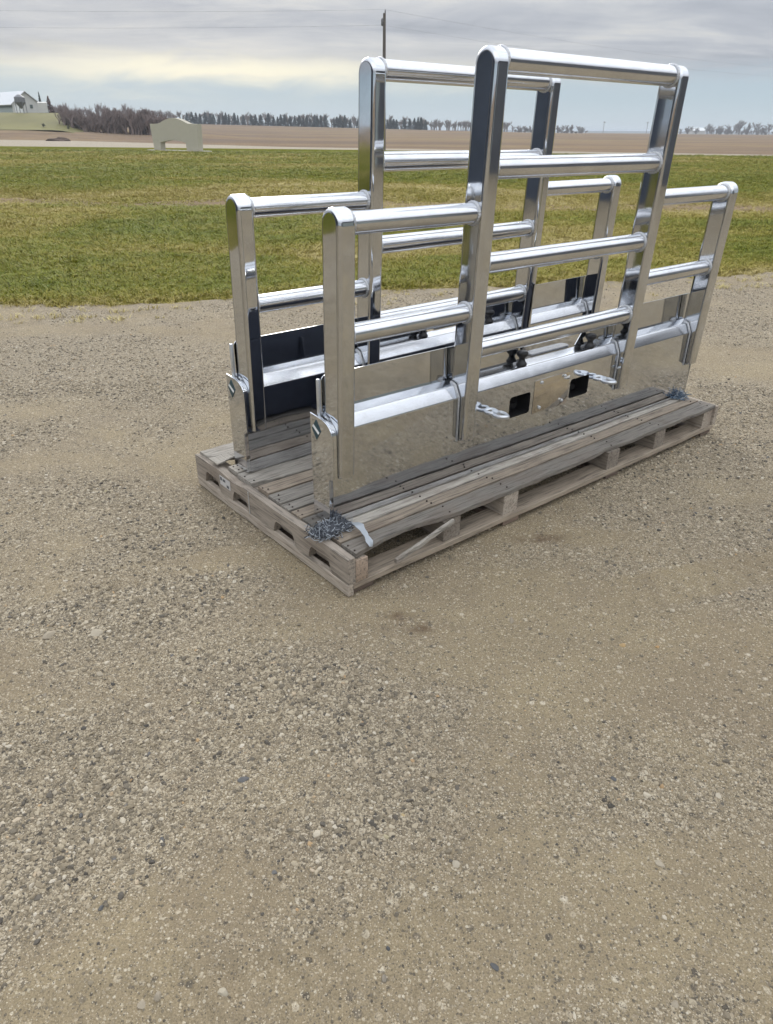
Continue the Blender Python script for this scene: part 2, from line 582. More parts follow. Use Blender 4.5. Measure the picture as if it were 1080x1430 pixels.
M['gravel'] = gravel_material()
M['stone'] = stone_material()
M['big_stone'] = big_stone_material()
M['lawn'] = lawn_material()
M['blade'] = blade_material()
M['field'] = field_material()
M['road'] = plain('pale_gravel_road', (0.27, 0.225, 0.16), 0.95, 0, 0.2, 1.5)
M['hill_grass'] = plain('hill_grass', (0.135, 0.122, 0.034), 0.95, 0, 0.45, 0.12)
M['concrete'] = plain('sign_stucco', (0.40, 0.375, 0.305), 0.9, 0, 0.08, 4)
M['pole_wood'] = plain('utility_pole_wood', (0.10, 0.085, 0.075), 0.9, 0, 0.3, 6)
M['wire'] = plain('wire', (0.12, 0.12, 0.13), 0.6)
M['bark'] = plain('bare_branches', (0.20, 0.155, 0.14), 0.95, 0, 0.25, 3)
M['bark_far'] = plain('far_branches', (0.19, 0.162, 0.145), 0.95, 0, 0.2, 3)
M['conifer'] = plain('conifer_needles', (0.028, 0.038, 0.034), 0.95, 0, 0.4, 2)
M['red_conifer'] = plain('rusty_juniper', (0.10, 0.055, 0.045), 0.95, 0, 0.4, 2)
M['shrub'] = plain('dark_shrub', (0.05, 0.055, 0.03), 0.95, 0, 0.4, 3)
M['barn_wall'] = plain('barn_wall_white', (0.50, 0.50, 0.48), 0.7, 0, 0.08, 1)
M['barn_side'] = plain('barn_wall_grey_green', (0.30, 0.34, 0.33), 0.7, 0, 0.08, 1)
M['barn_roof'] = plain('barn_roof_metal', (0.56, 0.58, 0.60), 0.45, 0.0, 0.08, 1)
M['barn_trim'] = plain('barn_trim_dark', (0.06, 0.085, 0.075), 0.6)
M['bin'] = plain('feed_bin_steel', (0.16, 0.165, 0.175), 0.5, 0.4, 0.15, 1)
M['navy_siding'] = plain('navy_siding', (0.064, 0.080, 0.112), 0.55, 0.0, 0.15, 0.5)
M['grey_siding'] = plain('charcoal_siding', (0.105, 0.11, 0.122), 0.55, 0.0, 0.15, 0.5)
M['far_ridge'] = plain('far_ridge', (0.11, 0.12, 0.12), 1.0, 0, 0.2, 0.01)
M['plastic_grey'] = plain('grey_plastic_shreds', (0.33, 0.36, 0.39), 0.4, 0, 0.5, 80)
M['plastic_dark'] = plain('dark_plastic_shreds', (0.035, 0.04, 0.05), 0.4, 0, 0.5, 80)
M['tape'] = plain('silver_tape', (0.38, 0.41, 0.44), 0.35, 0.3, 0.08, 40)
M['blue_plastic'] = plain('blue_grey_plastic', (0.10, 0.15, 0.21), 0.4, 0, 0.6, 80)
M['nail'] = plain('rusty_nail', (0.05, 0.035, 0.028), 0.7, 0.3, 0.4, 90)
M['paper'] = plain('paper_label', (0.50, 0.49, 0.48), 0.8, 0, 0.08, 60)
M['ink'] = plain('label_ink', (0.10, 0.10, 0.11), 0.8)

# ------------------------------------------------------------------ ground, lot, lawn, road


def height(x, y):
    """far terrain: flat yard, gentle rise to the left and back, a knoll under the farm"""
    x = np.asarray(x, float); y = np.asarray(y, float)
    rise = S(y, 130, 350) * np.clip(1.9 - 0.0147 * (x - 14), 0.9, 6.0)
    knoll = 3.75 * S(y, 104, 146) * (1 - S(y, 190, 250)) * (0.66 * S(-x - 0.33 * (y - 104), 39, 45) + 0.34 * S(-x - 0.2 * (y - 104), 12, 38))
    return np.maximum(rise, knoll)


def grid(name, xs, ys, zf, mat, attrs=None, smooth=True):
    XX, YY = xs, ys
    nr, nc = XX.shape
    ZZ = zf(XX, YY)
    v = np.stack([XX, YY, ZZ], -1).reshape(-1, 3)
    idx = np.arange(nr * nc).reshape(nr, nc)
    f = np.stack([idx[:-1, :-1], idx[:-1, 1:], idx[1:, 1:], idx[1:, :-1]], -1).reshape(-1, 4)
    me = bpy.data.meshes.new(name)
    me.vertices.add(len(v)); me.vertices.foreach_set('co', v.ravel())
    me.loops.add(f.size); me.loops.foreach_set('vertex_index', f.ravel())
    me.polygons.add(len(f)); me.polygons.foreach_set('loop_start', np.arange(0, f.size, 4))
    me.polygons.foreach_set('loop_total', np.full(len(f), 4))
    me.update(calc_edges=True)
    if smooth: me.polygons.foreach_set('use_smooth', [True] * len(f))
    for k, fn in (attrs or {}).items():
        a = me.attributes.new(k, 'FLOAT', 'POINT')
        a.data.foreach_set('value', np.asarray(fn(XX, YY), np.float32).ravel())
    me.materials.append(mat)
    me.validate()
    return link(bpy.data.objects.new(name, me))


gx = np.concatenate([-np.geomspace(5000, 260, 16), np.arange(-240, 360, 6), np.geomspace(380, 5000, 16)])
gy = np.concatenate([-np.geomspace(3000, 60, 10), np.arange(-40, 100, 10), np.arange(100, 420, 5), np.geomspace(430, 6000, 22)])
GX, GY = np.meshgrid(gx, gy)
g = grid('ground', GX, GY, lambda x, y: height(x, y) - 0.07, M['field'])
tag(g, kind='structure')


def edge_y(x):
    x = np.asarray(x, float)
    e = 7.12 + 0.27 * x
    e = np.where(x > 8, 7.12 + 0.27 * 8 + 0.1 * (x - 8), e)
    e = np.where(x < -8, 7.12 - 0.27 * 8 + 0.1 * (x + 8), e)
    return e + (fbm(x * 0.9 + 3, x * 0 + 2.2, 3) - 0.5) * 0.45 + (fbm(x * 5 + 1, x * 0 + 7.7, 3) - 0.5) * 0.22


def road_near(x):
    return np.interp(x, [-90, -32, -2.6, 8, 20.7, 27.5, 90], [70, 66.5, 65.0, 61, 57.0, 56.9, 56])


def road_far(x):
    return np.interp(x, [-90, -55, -40, -20, -10, 6, 30, 90], [106, 104, 100, 84, 75.5, 70.5, 63.0, 61])


YAW = R(39.2457)
FO = np.array([-0.2047, 2.2489])
EX = np.array([math.cos(YAW), math.sin(YAW)]); EY = np.array([-math.sin(YAW), math.cos(YAW)])

DIRT = [(-0.44, 0.86, .30, .10), (-0.61, 0.73, .2, .08), (-0.32, 0.96, .14, .07), (0.26, 0.82, .14, .09), (0.66, 2.05, .24, .16), (0.95, 1.77, .3, .14),
        (-1.06, 1.62, .25, .14), (-1.66, 3.09, .5, .3), (0.49, 0.82, .12, .09), (0.14, 0.75, .08, .06), (-0.42, 2.17, .3, .22), (0.64, 2.48, .3, .12)]
GRAV = [(-0.81, 1.21, .3, .2), (-0.60, 1.42, .22, .14), (-2.2, 4.3, .8, .7), (-0.95, 2.37, .4, .25), (0.29, 1.18, .3, .16), (0.68, 1.34, .25, .14), (0.13, 1.52, .2, .16),
        (0.6, 0.79, .1, .12), (-0.12, 0.76, .16, .05), (-0.47, 1.66, .2, .12), (-0.05, 1.1, .2, .1)]


TRACKS = [((-1.05, 0.55), (0.75, 1.02), 0.20), ((-2.3, 1.75), (-0.45, 2.35), 0.17), ((0.35, 0.55), (2.4, 2.1), 0.20), ((0.7, 2.0), (3.4, 3.1), 0.2)]


def track_height(x, y):
    """faint lugged tyre prints pressed into the fines: height and strength"""
    hh = 0 * np.asarray(x, float); st = hh
    for (ax_, ay_), (bx_, by_), wd in TRACKS:
        L0 = math.hypot(bx_ - ax_, by_ - ay_)
        ux, uy = (bx_ - ax_) / L0, (by_ - ay_) / L0
        a = (x - ax_) * ux + (y - ay_) * uy
        c = -(x - ax_) * uy + (y - ay_) * ux + 0.05 * np.sin(a * 1.7)
        m_ = (1 - S(np.abs(c), wd * 0.42, wd * 0.6)) * S(a, 0, 0.3) * (1 - S(a, L0 - 0.3, L0))
        m_ = m_ * np.clip(fbm(x * 2.2 + 7, y * 2.2 + 3, 3) * 2.8 - 0.7, 0, 1)
        lug = np.sin((a + 0.55 * np.abs(c)) * 2 * math.pi / 0.085)
        hh = hh + m_ * (-0.012 + 0.0105 * S(lug, -0.3, 0.5))
        st = st + m_
    return hh, st


def gravel_mask(x, y):
    x = np.asarray(x, float); y = np.asarray(y, float)
    m_ = fbm(x * 1.6 + 11 + 0.6 * fbm(x * 3, y * 3), y * 2.1 + 4, 4) * 2.5 - 0.78
    j = (fbm(x * 5 + 3, y * 5 + 9, 3) - 0.5) * 1.6
    for a, b, rx, ry in DIRT:
        q = ((x - a) / rx) ** 2 + ((y - b) / ry) ** 2
        m_ = m_ - 0.6 * np.exp(-q) * (1 + j)
    for a, b, rx, ry in GRAV:
        q = ((x - a) / rx) ** 2 + ((y - b) / ry) ** 2
        m_ = m_ + 0.36 * np.exp(-q) * (1 + j)
    return 0.10 + 0.90 * np.clip(m_ - 0.75 * np.clip(track_height(x, y)[1], 0, 1), 0.0, 1.0)


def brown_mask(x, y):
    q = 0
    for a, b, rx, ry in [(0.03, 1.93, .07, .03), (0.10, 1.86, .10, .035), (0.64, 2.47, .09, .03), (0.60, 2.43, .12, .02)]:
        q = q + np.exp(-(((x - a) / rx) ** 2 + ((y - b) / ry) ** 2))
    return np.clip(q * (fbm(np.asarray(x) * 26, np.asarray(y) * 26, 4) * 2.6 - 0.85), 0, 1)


def lot_z(x, y):
    x = np.asarray(x, float); y = np.asarray(y, float)
    z = (fbm(x * 1.3, y * 1.7, 3) - 0.5) * 0.05 + (fbm(x * 7, y * 7, 3) - 0.5) * 0.014
    z = z + track_height(x, y)[0]
    lx = (x - FO[0]) * EX[0] + (y - FO[1]) * EX[1]
    ly = (x - FO[0]) * EY[0] + (y - FO[1]) * EY[1]
    d = np.maximum(np.abs(lx - 1.15) - 1.25, np.abs(ly - 0.35) - 0.6)
    near = 1 - S(d, 0.0, 0.5)
    return z * (1 - near) + near * (-0.005 + (fbm(x * 9, y * 9, 2) - 0.5) * 0.006)


lx_ = np.concatenate([np.linspace(-40, -4.2, 18), np.arange(-4, -1.7, 0.045), np.arange(-1.7, 1.8, 0.014), np.arange(1.8, 5.2, 0.045), np.linspace(5.6, 45, 20)])
ty = np.concatenate([np.linspace(-24, 0.2, 14), np.arange(0.4, 2.6, 0.014), np.arange(2.6, 5.0, 0.045)])
tt = np.linspace(0, 1, 60)[1:]
LX = np.tile(lx_, (len(ty) + len(tt), 1))
e_ = edge_y(lx_) + 0.25
top = np.maximum(e_, 5.2)
LY = np.concatenate([np.tile(ty[:, None], (1, len(lx_))), ty[-1] + (top - ty[-1])[None, :] * tt[:, None]], 0)
g = grid('gravel_lot', LX, LY, lot_z, M['gravel'], {'gravel': gravel_mask, 'brown': brown_mask})
lot = tag(g, kind='structure')


def dry_mask(x, y):
    x = np.asarray(x, float); y = np.asarray(y, float)
    b = 0.8 * np.exp(-((y - 19.5 - 0.05 * x - 9.0 * (fbm(x * .13, y * .09, 3) - .5)) / 3.2) ** 2)
    b = b + 0.5 * np.exp(-((y - 10.0 - 0.1 * x) / 0.9) ** 2) * (fbm(x * .5, y * .8, 3) > .5)
    b = b + np.clip(fbm(x * 0.3 + 9, y * 0.4 + 1, 5) * 3.4 - 1.7, 0, 0.75)
    b = b + 0.75 * np.exp(-((y - edge_y(x)) / 0.55) ** 2) * (0.4 + fbm(x * 1.3, y * 1.3, 3))
    b = b - 0.5 * np.exp(-((y - 29) / 5.0) ** 2) + 0.25 * np.exp(-((y - 44) / 7.0) ** 2) - 0.4 * np.exp(-((y - 58) / 4.0) ** 2)
    return np.clip(b, 0, 1)


def lawn_z(x, y):
    e = y - edge_y(x)
    return -0.035 + 0.055 * S(e, 0.0, 0.5) + (fbm(np.asarray(x) * .5, np.asarray(y) * .5, 3) - .5) * 0.08 * S(e, 0.3, 3) * (1 - S(y, 48, 56)) \
        - 0.10 * np.exp(-((y - 17.5) / 2.0) ** 2)


ax = np.concatenate([np.linspace(-90, -14, 24), np.arange(-13, 17, 0.25), np.linspace(18, 90, 24)])
tt = np.linspace(0, 1, 150) ** 2.0
AX = np.tile(ax, (len(tt), 1))
AY = edge_y(ax)[None, :] + (road_near(ax) + 0.3 - edge_y(ax))[None, :] * tt[:, None]
tag(grid('lawn', AX, AY, lawn_z, M['lawn'], {'dry': dry_mask}), kind='structure')

rx_ = np.linspace(-90, 90, 91)
tt = np.linspace(0, 1, 8)
RX = np.tile(rx_, (8, 1))
RY = road_near(rx_)[None, :] + (road_far(rx_) - road_near(rx_))[None, :] * tt[:, None]
tag(grid('road', RX, RY, lambda x, y: -0.012 + 0 * x, M['road']), kind='structure')

hy = np.tile(np.linspace(119, 182, 40)[:, None], (1, 40))
hx = -(39.0 + 0.33 * (hy - 104)) - np.linspace(0, 60, 40)[None, :]
tag(grid('knoll_lawn', hx, hy, lambda x, y: height(x, y) + 0.0 + 0 * x, M['hill_grass']), kind='structure')

# ------------------------------------------------------------------ instancing (gravel and grass only)


def instancer(name, pts, rot, scl, tint, idx, sources, mat):
    srcc = bpy.data.collections.new(name + '_sources')
    for k, me in enumerate(sources):
        o = bpy.data.objects.new('%s_source_%02d' % (name, k), me)
        srcc.objects.link(o)
    me = bpy.data.meshes.new(name)
    n = len(pts)
    me.vertices.add(n)
    me.vertices.foreach_set('co', np.asarray(pts, np.float32).ravel())
    for nm, typ, dat, key in (('rot', 'FLOAT_VECTOR', rot, 'vector'), ('scl', 'FLOAT_VECTOR', scl, 'vector'), ('tint', 'FLOAT', tint, 'value'), ('pick', 'INT', idx, 'value')):
        a = me.attributes.new(nm, typ, 'POINT')
        a.data.foreach_set(key, np.asarray(dat, np.int32 if typ == 'INT' else np.float32).ravel())
    me.materials.append(mat)
    o = link(bpy.data.objects.new(name, me))
    ng = bpy.data.node_groups.new(name, 'GeometryNodeTree')
    ng.interface.new_socket('Geometry', in_out='INPUT', socket_type='NodeSocketGeometry')
    ng.interface.new_socket('Geometry', in_out='OUTPUT', socket_type='NodeSocketGeometry')
    N = ng.nodes; L = ng.links
    gi = N.new('NodeGroupInput'); go = N.new('NodeGroupOutput')
    ci = N.new('GeometryNodeCollectionInfo')
    ci.inputs['Collection'].default_value = srcc
    ci.inputs['Separate Children'].default_value = True
    ci.inputs['Reset Children'].default_value = True
    ip = N.new('GeometryNodeInstanceOnPoints')
    ip.inputs['Pick Instance'].default_value = True
    L.new(gi.outputs[0], ip.inputs['Points'])
    L.new(ci.outputs[0], ip.inputs['Instance'])

    def na(nm, typ):
        q = N.new('GeometryNodeInputNamedAttribute'); q.data_type = typ
        q.inputs['Name'].default_value = nm
        return q.outputs[0]
    L.new(na('pick', 'INT'), ip.inputs['Instance Index'])
    e2r = N.new('FunctionNodeEulerToRotation')
    L.new(na('rot', 'FLOAT_VECTOR'), e2r.inputs[0])
    L.new(e2r.outputs[0], ip.inputs['Rotation'])
    L.new(na('scl', 'FLOAT_VECTOR'), ip.inputs['Scale'])
    L.new(ip.outputs[0], go.inputs[0])
    md = o.modifiers.new('scatter', 'NODES')
    md.node_group = ng
    return o


def stone_mesh(k, sub, mat):
    bm = bmesh.new()
    bmesh.ops.create_icosphere(bm, subdivisions=sub, radius=1.0)
    r_ = random.Random(100 + k)
    cuts = [Vector((r_.gauss(0, 1), r_.gauss(0, 1), r_.gauss(0, 1))).normalized() for _ in range(9)]
    dep = [r_.uniform(0.45, 0.85) for _ in cuts]
    for v in bm.verts:
        p = v.co.copy()
        for c, d in zip(cuts, dep):
            q = p.dot(c)
            if q > d: p -= c * (q - d) * 0.97
        v.co = p * r_.uniform(0.97, 1.03)
    me = bpy.data.meshes.new('pebble_%02d' % k)
    bm.to_mesh(me); bm.free()
    me.materials.append(mat)
    finish(me, 24)
    return me


def scatter(nper, y0, y1):
    area = 0.5 * ((1.1 + 1.06 * y0) + (1.1 + 1.06 * y1)) * (y1 - y0)
    n = int(nper * area * 1.3)
    y = rng.uniform(y0, y1, n); x = rng.uniform(-1, 1, n) * (0.55 + 0.53 * y1)
    k = np.abs(x) < 0.55 + 0.53 * y
    return x[k], y[k]


px, py, pr = [], [], []
for nper, y0, y1, rm in ((28000, 0.5, 1.5, 0.0029), (20000, 1.5, 2.6, 0.0032), (10500, 2.6, 4.4, 0.0038), (3000, 4.4, 8.8, 0.0052)):
    x, y = scatter(nper, y0, y1)
    k = rng.random(len(x)) < gravel_mask(x, y) ** 1.5
    x, y = x[k], y[k]
    k = y < edge_y(x) + 0.05
    x, y = x[k], y[k]
    px.append(x); py.append(y)
    pr.append(np.clip(rm * np.exp(rng.normal(0, 0.5, len(x))) * (0.75 + 0.6 * gravel_mask(x, y)), 0.0012, 0.010))
for x0, x1 in ((-5.2, -1.2), (1.2, 5.2)):
    x = rng.uniform(x0, x1, 42000); y = rng.uniform(-0.6, 3.6, 42000)
    k = (np.abs(x) > 0.55 + 0.53 * y) & (rng.random(42000) < gravel_mask(x, y))
    px.append(x[k]); py.append(y[k]); pr.append(np.clip(0.0052 * np.exp(rng.normal(0, .35, k.sum())), .002, .012))
px = np.concatenate(px); py = np.concatenate(py); pr = np.concatenate(pr)
n = len(px)
pz = lot_z(px, py) + pr * rng.uniform(-0.35, 0.2, n)
rot = np.stack([rng.normal(0, .25, n), rng.normal(0, .25, n), rng.uniform(0, 6.28, n)], -1)
scl = pr[:, None] * np.stack([rng.uniform(.8, 1.35, n), rng.uniform(.7, 1.1, n), rng.uniform(.5, .85, n)], -1)
tint = np.clip(rng.beta(1.9, 1.7, n), 0, 0.985)
tint[rng.random(n) < 0.004] = 1.0
go_ = instancer('gravel', np.stack([px, py, pz], -1), rot, scl, tint, rng.integers(0, 10, n), [stone_mesh(k, 1, M['stone']) for k in range(10)], M['stone'])
tag(go_, 'loose grey and tan gravel scattered over the dirt lot', 'gravel', kind='stuff')

# larger stones bedded in the lot, pieces of the lot
bigm = [stone_mesh(50 + k, 2, M['big_stone']) for k in range(6)]
spots = [(-0.352, 1.233, .013), (-1.07, 1.79, .022), (-0.93, 1.81, .02), (-0.419, .731, .010), (-0.448, .719, .009), (0.161, 1.009, .013), (0.221, .798, .009), (0.004, .776, .008),
         (-0.85, 1.62, .014), (0.746, 1.762, .012), (-0.60, 1.28, .012), (0.33, 1.32, .011), (0.42, 1.9, .014), (-0.3, .74, .011), (0.55, .73, .010), (0.62, 1.02, .012)]
while len(spots) < 110:
    y = random.uniform(0.62, 4.2); x = random.uniform(-1, 1) * (0.38 + 0.5 * y)
    lx = (x - FO[0]) * EX[0] + (y - FO[1]) * EX[1]; ly = (x - FO[0]) * EY[0] + (y - FO[1]) * EY[1]
    if -0.15 < lx < 2.5 and -0.28 < ly < 1.0: continue
    if random.random() > float(gravel_mask(x, y)) + 0.15: continue
    spots.append((x, y, random.uniform(0.005, 0.0085) * (1 + 0.22 * max(0, y - 1.2))))
for x, y, r_ in spots:
    o = bpy.data.objects.new('stone', random.choice(bigm))
    link(o, lot)
    o.location = (x, y, float(lot_z(x, y)) - r_ * 0.08)
    o.scale = (r_ * random.uniform(.9, 1.3), r_ * random.uniform(.75, 1.05), r_ * random.uniform(.55, .8))
    o.rotation_euler = (random.uniform(-.2, .2), random.uniform(-.2, .2), random.uniform(0, 6.28))


def clump_mesh(k):
    r_ = random.Random(k)
    v, f = [], []
    for b in range(15):
        a = r_.uniform(0, 6.28); d = r_.uniform(0, 0.05)
        x, y = d * math.cos(a), d * math.sin(a)
        h = r_.uniform(0.022, 0.055); wd = r_.uniform(0.0016, 0.0032)
        la = r_.uniform(0, 6.28); le = h * r_.uniform(0.3, 1.3)
        sx, sy = -math.sin(la) * wd, math.cos(la) * wd
        i = len(v)
        for t_, wf in ((0, 1), (0.55, 0.8), (1, 0.12)):
            cx = x + math.cos(la) * le * t_ * t_; cy = y + math.sin(la) * le * t_ * t_; cz = h * t_ * (1 - 0.2 * t_)
            v += [(cx - sx * wf, cy - sy * wf, cz), (cx + sx * wf, cy + sy * wf, cz)]
        f += [(i, i + 1, i + 3, i + 2), (i + 2, i + 3, i + 5, i + 4)]
    me = bpy.data.meshes.new('grass_tuft_%02d' % k)
    me.from_pydata(v, [], f)
    me.materials.append(M['blade'])
    me.update()
    return me


qx, qy = [], []
for nper, y0, y1 in ((520, 5.6, 9.5), (300, 9.5, 14), (130, 14, 22), (48, 22, 36), (17, 36, 57)):
    x, y = scatter(nper, y0, y1)
    e = y - edge_y(x)
    k = (y < road_near(x) - 0.3) & (e > -0.5) & (rng.random(len(x)) < S(e, -0.15, 0.45) * 0.95 + 0.09) & (fbm(x * 3.5, y * 3.5, 3) > 0.50 - 0.4 * S(e, -0.4, 0.5))
    qx.append(x[k]); qy.append(y[k])
qx = np.concatenate(qx); qy = np.concatenate(qy)
n = len(qx)
sz = rng.uniform(.7, 1.35, n) * (1 + 0.035 * np.maximum(0, qy - 9)) * (0.7 + 0.5 * fbm(qx * .8, qy * .8, 3))
tint = np.clip(0.36 + 0.42 * dry_mask(qx, qy) + rng.normal(0, .07, n) + 0.4 * np.exp(-(np.maximum(0, qy - edge_y(qx) + .1) / .3) ** 2) + 0.35 * (fbm(qx * 1.7 + 5, qy * 1.7, 3) - .5), 0, 1)
go_ = instancer('grass', np.stack([qx, qy, np.where(qy > edge_y(qx), lawn_z(qx, qy), np.maximum(lot_z(qx, qy), lawn_z(qx, qy))) - 0.004], -1), np.stack([rng.normal(0, .12, n), rng.normal(0, .12, n), rng.uniform(0, 6.28, n)], -1),
                np.stack([sz * 1.15, sz * 1.15, sz * 0.85], -1), tint, rng.integers(0, 8, n), [clump_mesh(k) for k in range(8)], M['blade'])
tag(go_, 'patchy green and straw coloured grass of the lawn', 'grass', kind='stuff')

# ------------------------------------------------------------------ the two polished bumper guards
L_, W_, D_, P_ = 2.387, 0.0666, 0.0985, 0.031
XS = (0.0248, 0.627, 1.6774, 2.3072)
Z1, Z2, ZB1, ZB2 = 1.0728, 1.5103, 0.191, 0.183
LEAN = -0.029
RC, RW = 0.0365, 0.0345


def yaxis(z):
    return -P_ + D_ / 2 + LEAN * z


SHELF = [(0.0, 0.350), (0.0003, 0.3535), (0.0016, 0.3575), (0.0110, 0.3765), (0.0205, 0.3955), (0.0235, 0.3993), (0.0280, 0.4012), (0.0500, 0.4055), (0.0725, 0.4100)]


def build_guard(label, cat, group):
    root = thing('bumper_guard', (0, 0, 0), label, cat, group)
    # face plate with two light openings
    openings = [rrect(0.928, 1.060, 0.197, 0.290, 0.014), rrect(1.330, 1.468, 0.200, 0.290, 0.014)]
    bm = bmesh.new()
    add_plate(bm, [(0.018, 0.002), (L_ - 0.018, 0.002), (L_ - 0.018, 0.350), (0.018, 0.350)], openings, 0.0, 0.005)
    from_bm('face_plate', bm, M['alu_face'], root, 30)
    for x0, x1, z0, z1 in ((0.928, 1.060, 0.197, 0.290), (1.330, 1.468, 0.200, 0.290)):
        bm = bmesh.new()
        q = rrect(x0 - 0.002, x1 + 0.002, z0 - 0.002, z1 + 0.002, 0.014)
        A = [bm.verts.new((a, 0.006, b)) for a, b in q]
        B = [bm.verts.new((a, 0.074, b)) for a, b in q]
        for k in range(len(q)):
            bm.faces.new((A[k], A[(k + 1) % len(q)], B[(k + 1) % len(q)], B[k]))
        bm.faces.new(B)
        add_box(bm, x0 + 0.02, x1 - 0.03, 0.05, 0.07, z0 + 0.02, z0 + 0.035)
        from_bm('light_pocket', bm, M['dark_pocket'], root, 30)
    # bent shelf
    bm = bmesh.new()
    rows = [[bm.verts.new((x, y, z)) for y, z in SHELF] for x in np.linspace(0.018, L_ - 0.018, 13)]
    for A, B in zip(rows, rows[1:]):
        for k in range(len(SHELF) - 1):
            bm.faces.new((A[k], B[k], B[k + 1], A[k + 1]))
    from_bm('shelf', bm, M['alu_rail'], root, 75, True)
    # upright back plate with a stepped cut-out in the middle
    r_ = 0.02
    arc = lambda cx, cz, a0: [(cx + r_ * math.cos(R(a0 + 18 * k)), cz + r_ * math.sin(R(a0 + 18 * k))) for k in range(6)]
    out = [(0.030, 0.404), (1.085, 0.404), (1.085, 0.412), (1.045, 0.446), (1.045, 0.540), (0.030 + r_, 0.540)] + arc(0.030 + r_, 0.540 - r_, 90)[1:]
    bm = bmesh.new()
    add_plate(bm, out, [], 0.0705, 0.0745)
    from_bm('back_plate', bm, M['alu'], root, 30)
    out = [(1.425, 0.404), (L_ - 0.006, 0.404)] + arc(L_ - 0.006 - r_, 0.540 - r_, 0) + [(1.495, 0.540), (1.465, 0.470), (1.425, 0.418)]
    bm = bmesh.new()
    add_plate(bm, out, [], 0.0705, 0.0745)
    from_bm('back_plate', bm, M['alu'], root, 30)
    bm = bmesh.new()
    add_box(bm, 0.009, 0.0225, 0.060, 0.0745, 0.400, 0.533, 0.004)
    from_bm('end_tab', bm, M['cast'], root, 40)
    # end plates: doubled sheets with a rounded shoulder
    prof = [(0.104, 0.004), (0.0, 0.004), (0.0, 0.176), (-0.004, 0.186), (-0.024, 0.190), (-0.026, 0.350), (-0.022, 0.368), (-0.012, 0.382), (0.004, 0.393), (0.03, 0.400), (0.104, 0.407)]
    for X0, s in ((0.0, 1), (L_, -1)):
        bm = bmesh.new()
        add_extrude(bm, prof, X0, X0 + s * 0.006, 'X', 0.0012, 1)
        ep = from_bm('end_plate', bm, M['alu_face'], root, 30)
        bm = bmesh.new()
        add_extrude(bm, [(0.066, 0.006), (0.0012, 0.006)] + [(y * 0.97 + 0.0012, z * 0.99 + 0.002) for y, z in prof[2:-1]] + [(0.066, 0.4035)], X0 + s * 0.0068, X0 + s * 0.0244, 'X', 0.0012, 1)
        from_bm('end_rim', bm, M['alu'], ep, 30)
        if s == 1:
            cx, cz = 0.066, 0.354
            d = [(cx, cz + 0.037), (cx - 0.027, cz), (cx, cz - 0.037), (cx + 0.027, cz)]
            bm = bmesh.new()
            add_extrude(bm, d, -0.0018, -0.0003, 'X')
            st = from_bm('diamond_sticker', bm, M['teal'], ep, None)
            bm = bmesh.new()
            add_extrude(bm, [(cx + 0.021, cz + 0.008), (cx - 0.014, cz - 0.0145), (cx - 0.0205, cz - 0.0055), (cx + 0.0145, cz + 0.0165)], -0.0027, -0.0019, 'X')
            from_bm('sticker_band', bm, M['white'], st, None)
    # uprights
    for i, x0 in enumerate(XS):
        zt, zb = (Z1, ZB1) if i in (0, 3) else (Z2, ZB2)
        f_ = lambda z: -P_ + LEAN * z
        c = zt - D_ / 2
        pr_ = [(f_(zb), zb)]
        for z in list(np.linspace(zb + 0.05, c - 0.012, 7)) + [c - 0.005, c]: pr_.append((f_(z), z))
        for k in range(1, 16):
            a = math.pi - math.pi * k / 16
            z = c + D_ / 2 * math.sin(a)
            pr_.append((f_(z) + D_ / 2 + D_ / 2 * math.cos(a), z))
        for z in [c, c - 0.005] + list(np.linspace(c - 0.012, 0.4085, 7)): pr_.append((f_(z) + D_, z))
        pr_ += [(0.0245, 0.4008), (0.0012, 0.3572), (-0.0004, zb - 0.012)]
        bm = bmesh.new()
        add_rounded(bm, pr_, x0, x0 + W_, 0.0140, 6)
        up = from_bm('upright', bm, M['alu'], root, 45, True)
        up.data.materials.append(M['mirror_line'])
        up.data.materials.append(M['mirror_band'])
        # weld along the shelf and down the face, both sides
        for sx in (x0 - 0.001, x0 + W_ + 0.001):
            if sx < 0.03 or sx > L_ - 0.02: continue
            pts = [(sx, 0.050, 0.4065), (sx, 0.035, 0.4035), (sx, 0.0235, 0.3998), (sx, 0.011, 0.377), (sx, 0.0, 0.356), (sx, -0.001, 0.30), (sx, -0.0015, 0.24), (sx, -0.0015, zb - 0.01)]
            rd = [0.0065, 0.0062, 0.0058, 0.0052, 0.0042, 0.0034, 0.003, 0.003]
            bm = bmesh.new()
            add_tube(bm, pts, rd, 8)
            from_bm('weld_bead', bm, M['weld'], up, 50)
        if i == 2:
            bm = bmesh.new()
            add_tube(bm, [(x0 - 0.009, -0.014, 0.285), (x0 + 0.002, -0.014, 0.285)], 0.006, 10)
            from_bm('bolt', bm, M['cast'], up, 40)
    # round rails
    def rail(xa, xb, z, rad):
        bm = bmesh.new()
        add_tube(bm, [(xa - 0.004, yaxis(z), z), ((xa + xb) / 2, yaxis(z), z), (xb + 0.004, yaxis(z), z)], rad, 36)
        ra = from_bm('rail', bm, M['alu_rail'], root, 50)
        for xw, s in ((xa, 1), (xb, -1)):
            bm = bmesh.new()
            pts, rds = [], []
            for k in range(72):
                a = 2 * math.pi * k / 72
                jit = 1 + 0.16 * math.sin(a * 24)
                pts.append((xw + s * 0.002, yaxis(z) + (rad + 0.001) * math.cos(a), z + (rad + 0.001) * math.sin(a)))
                rds.append(0.0056 * jit)
            add_tube(bm, pts, rds, 6, closed=True)
            from_bm('weld_bead', bm, M['weld'], ra, 60)
    for z in (1.4725, 1.163, 0.849, 0.534): rail(XS[1] + W_, XS[2], z, RC)
    for z in (1.024, 0.684):
        rail(XS[0] + W_, XS[1], z, RW)
        rail(XS[2] + W_, XS[3], z, RW)
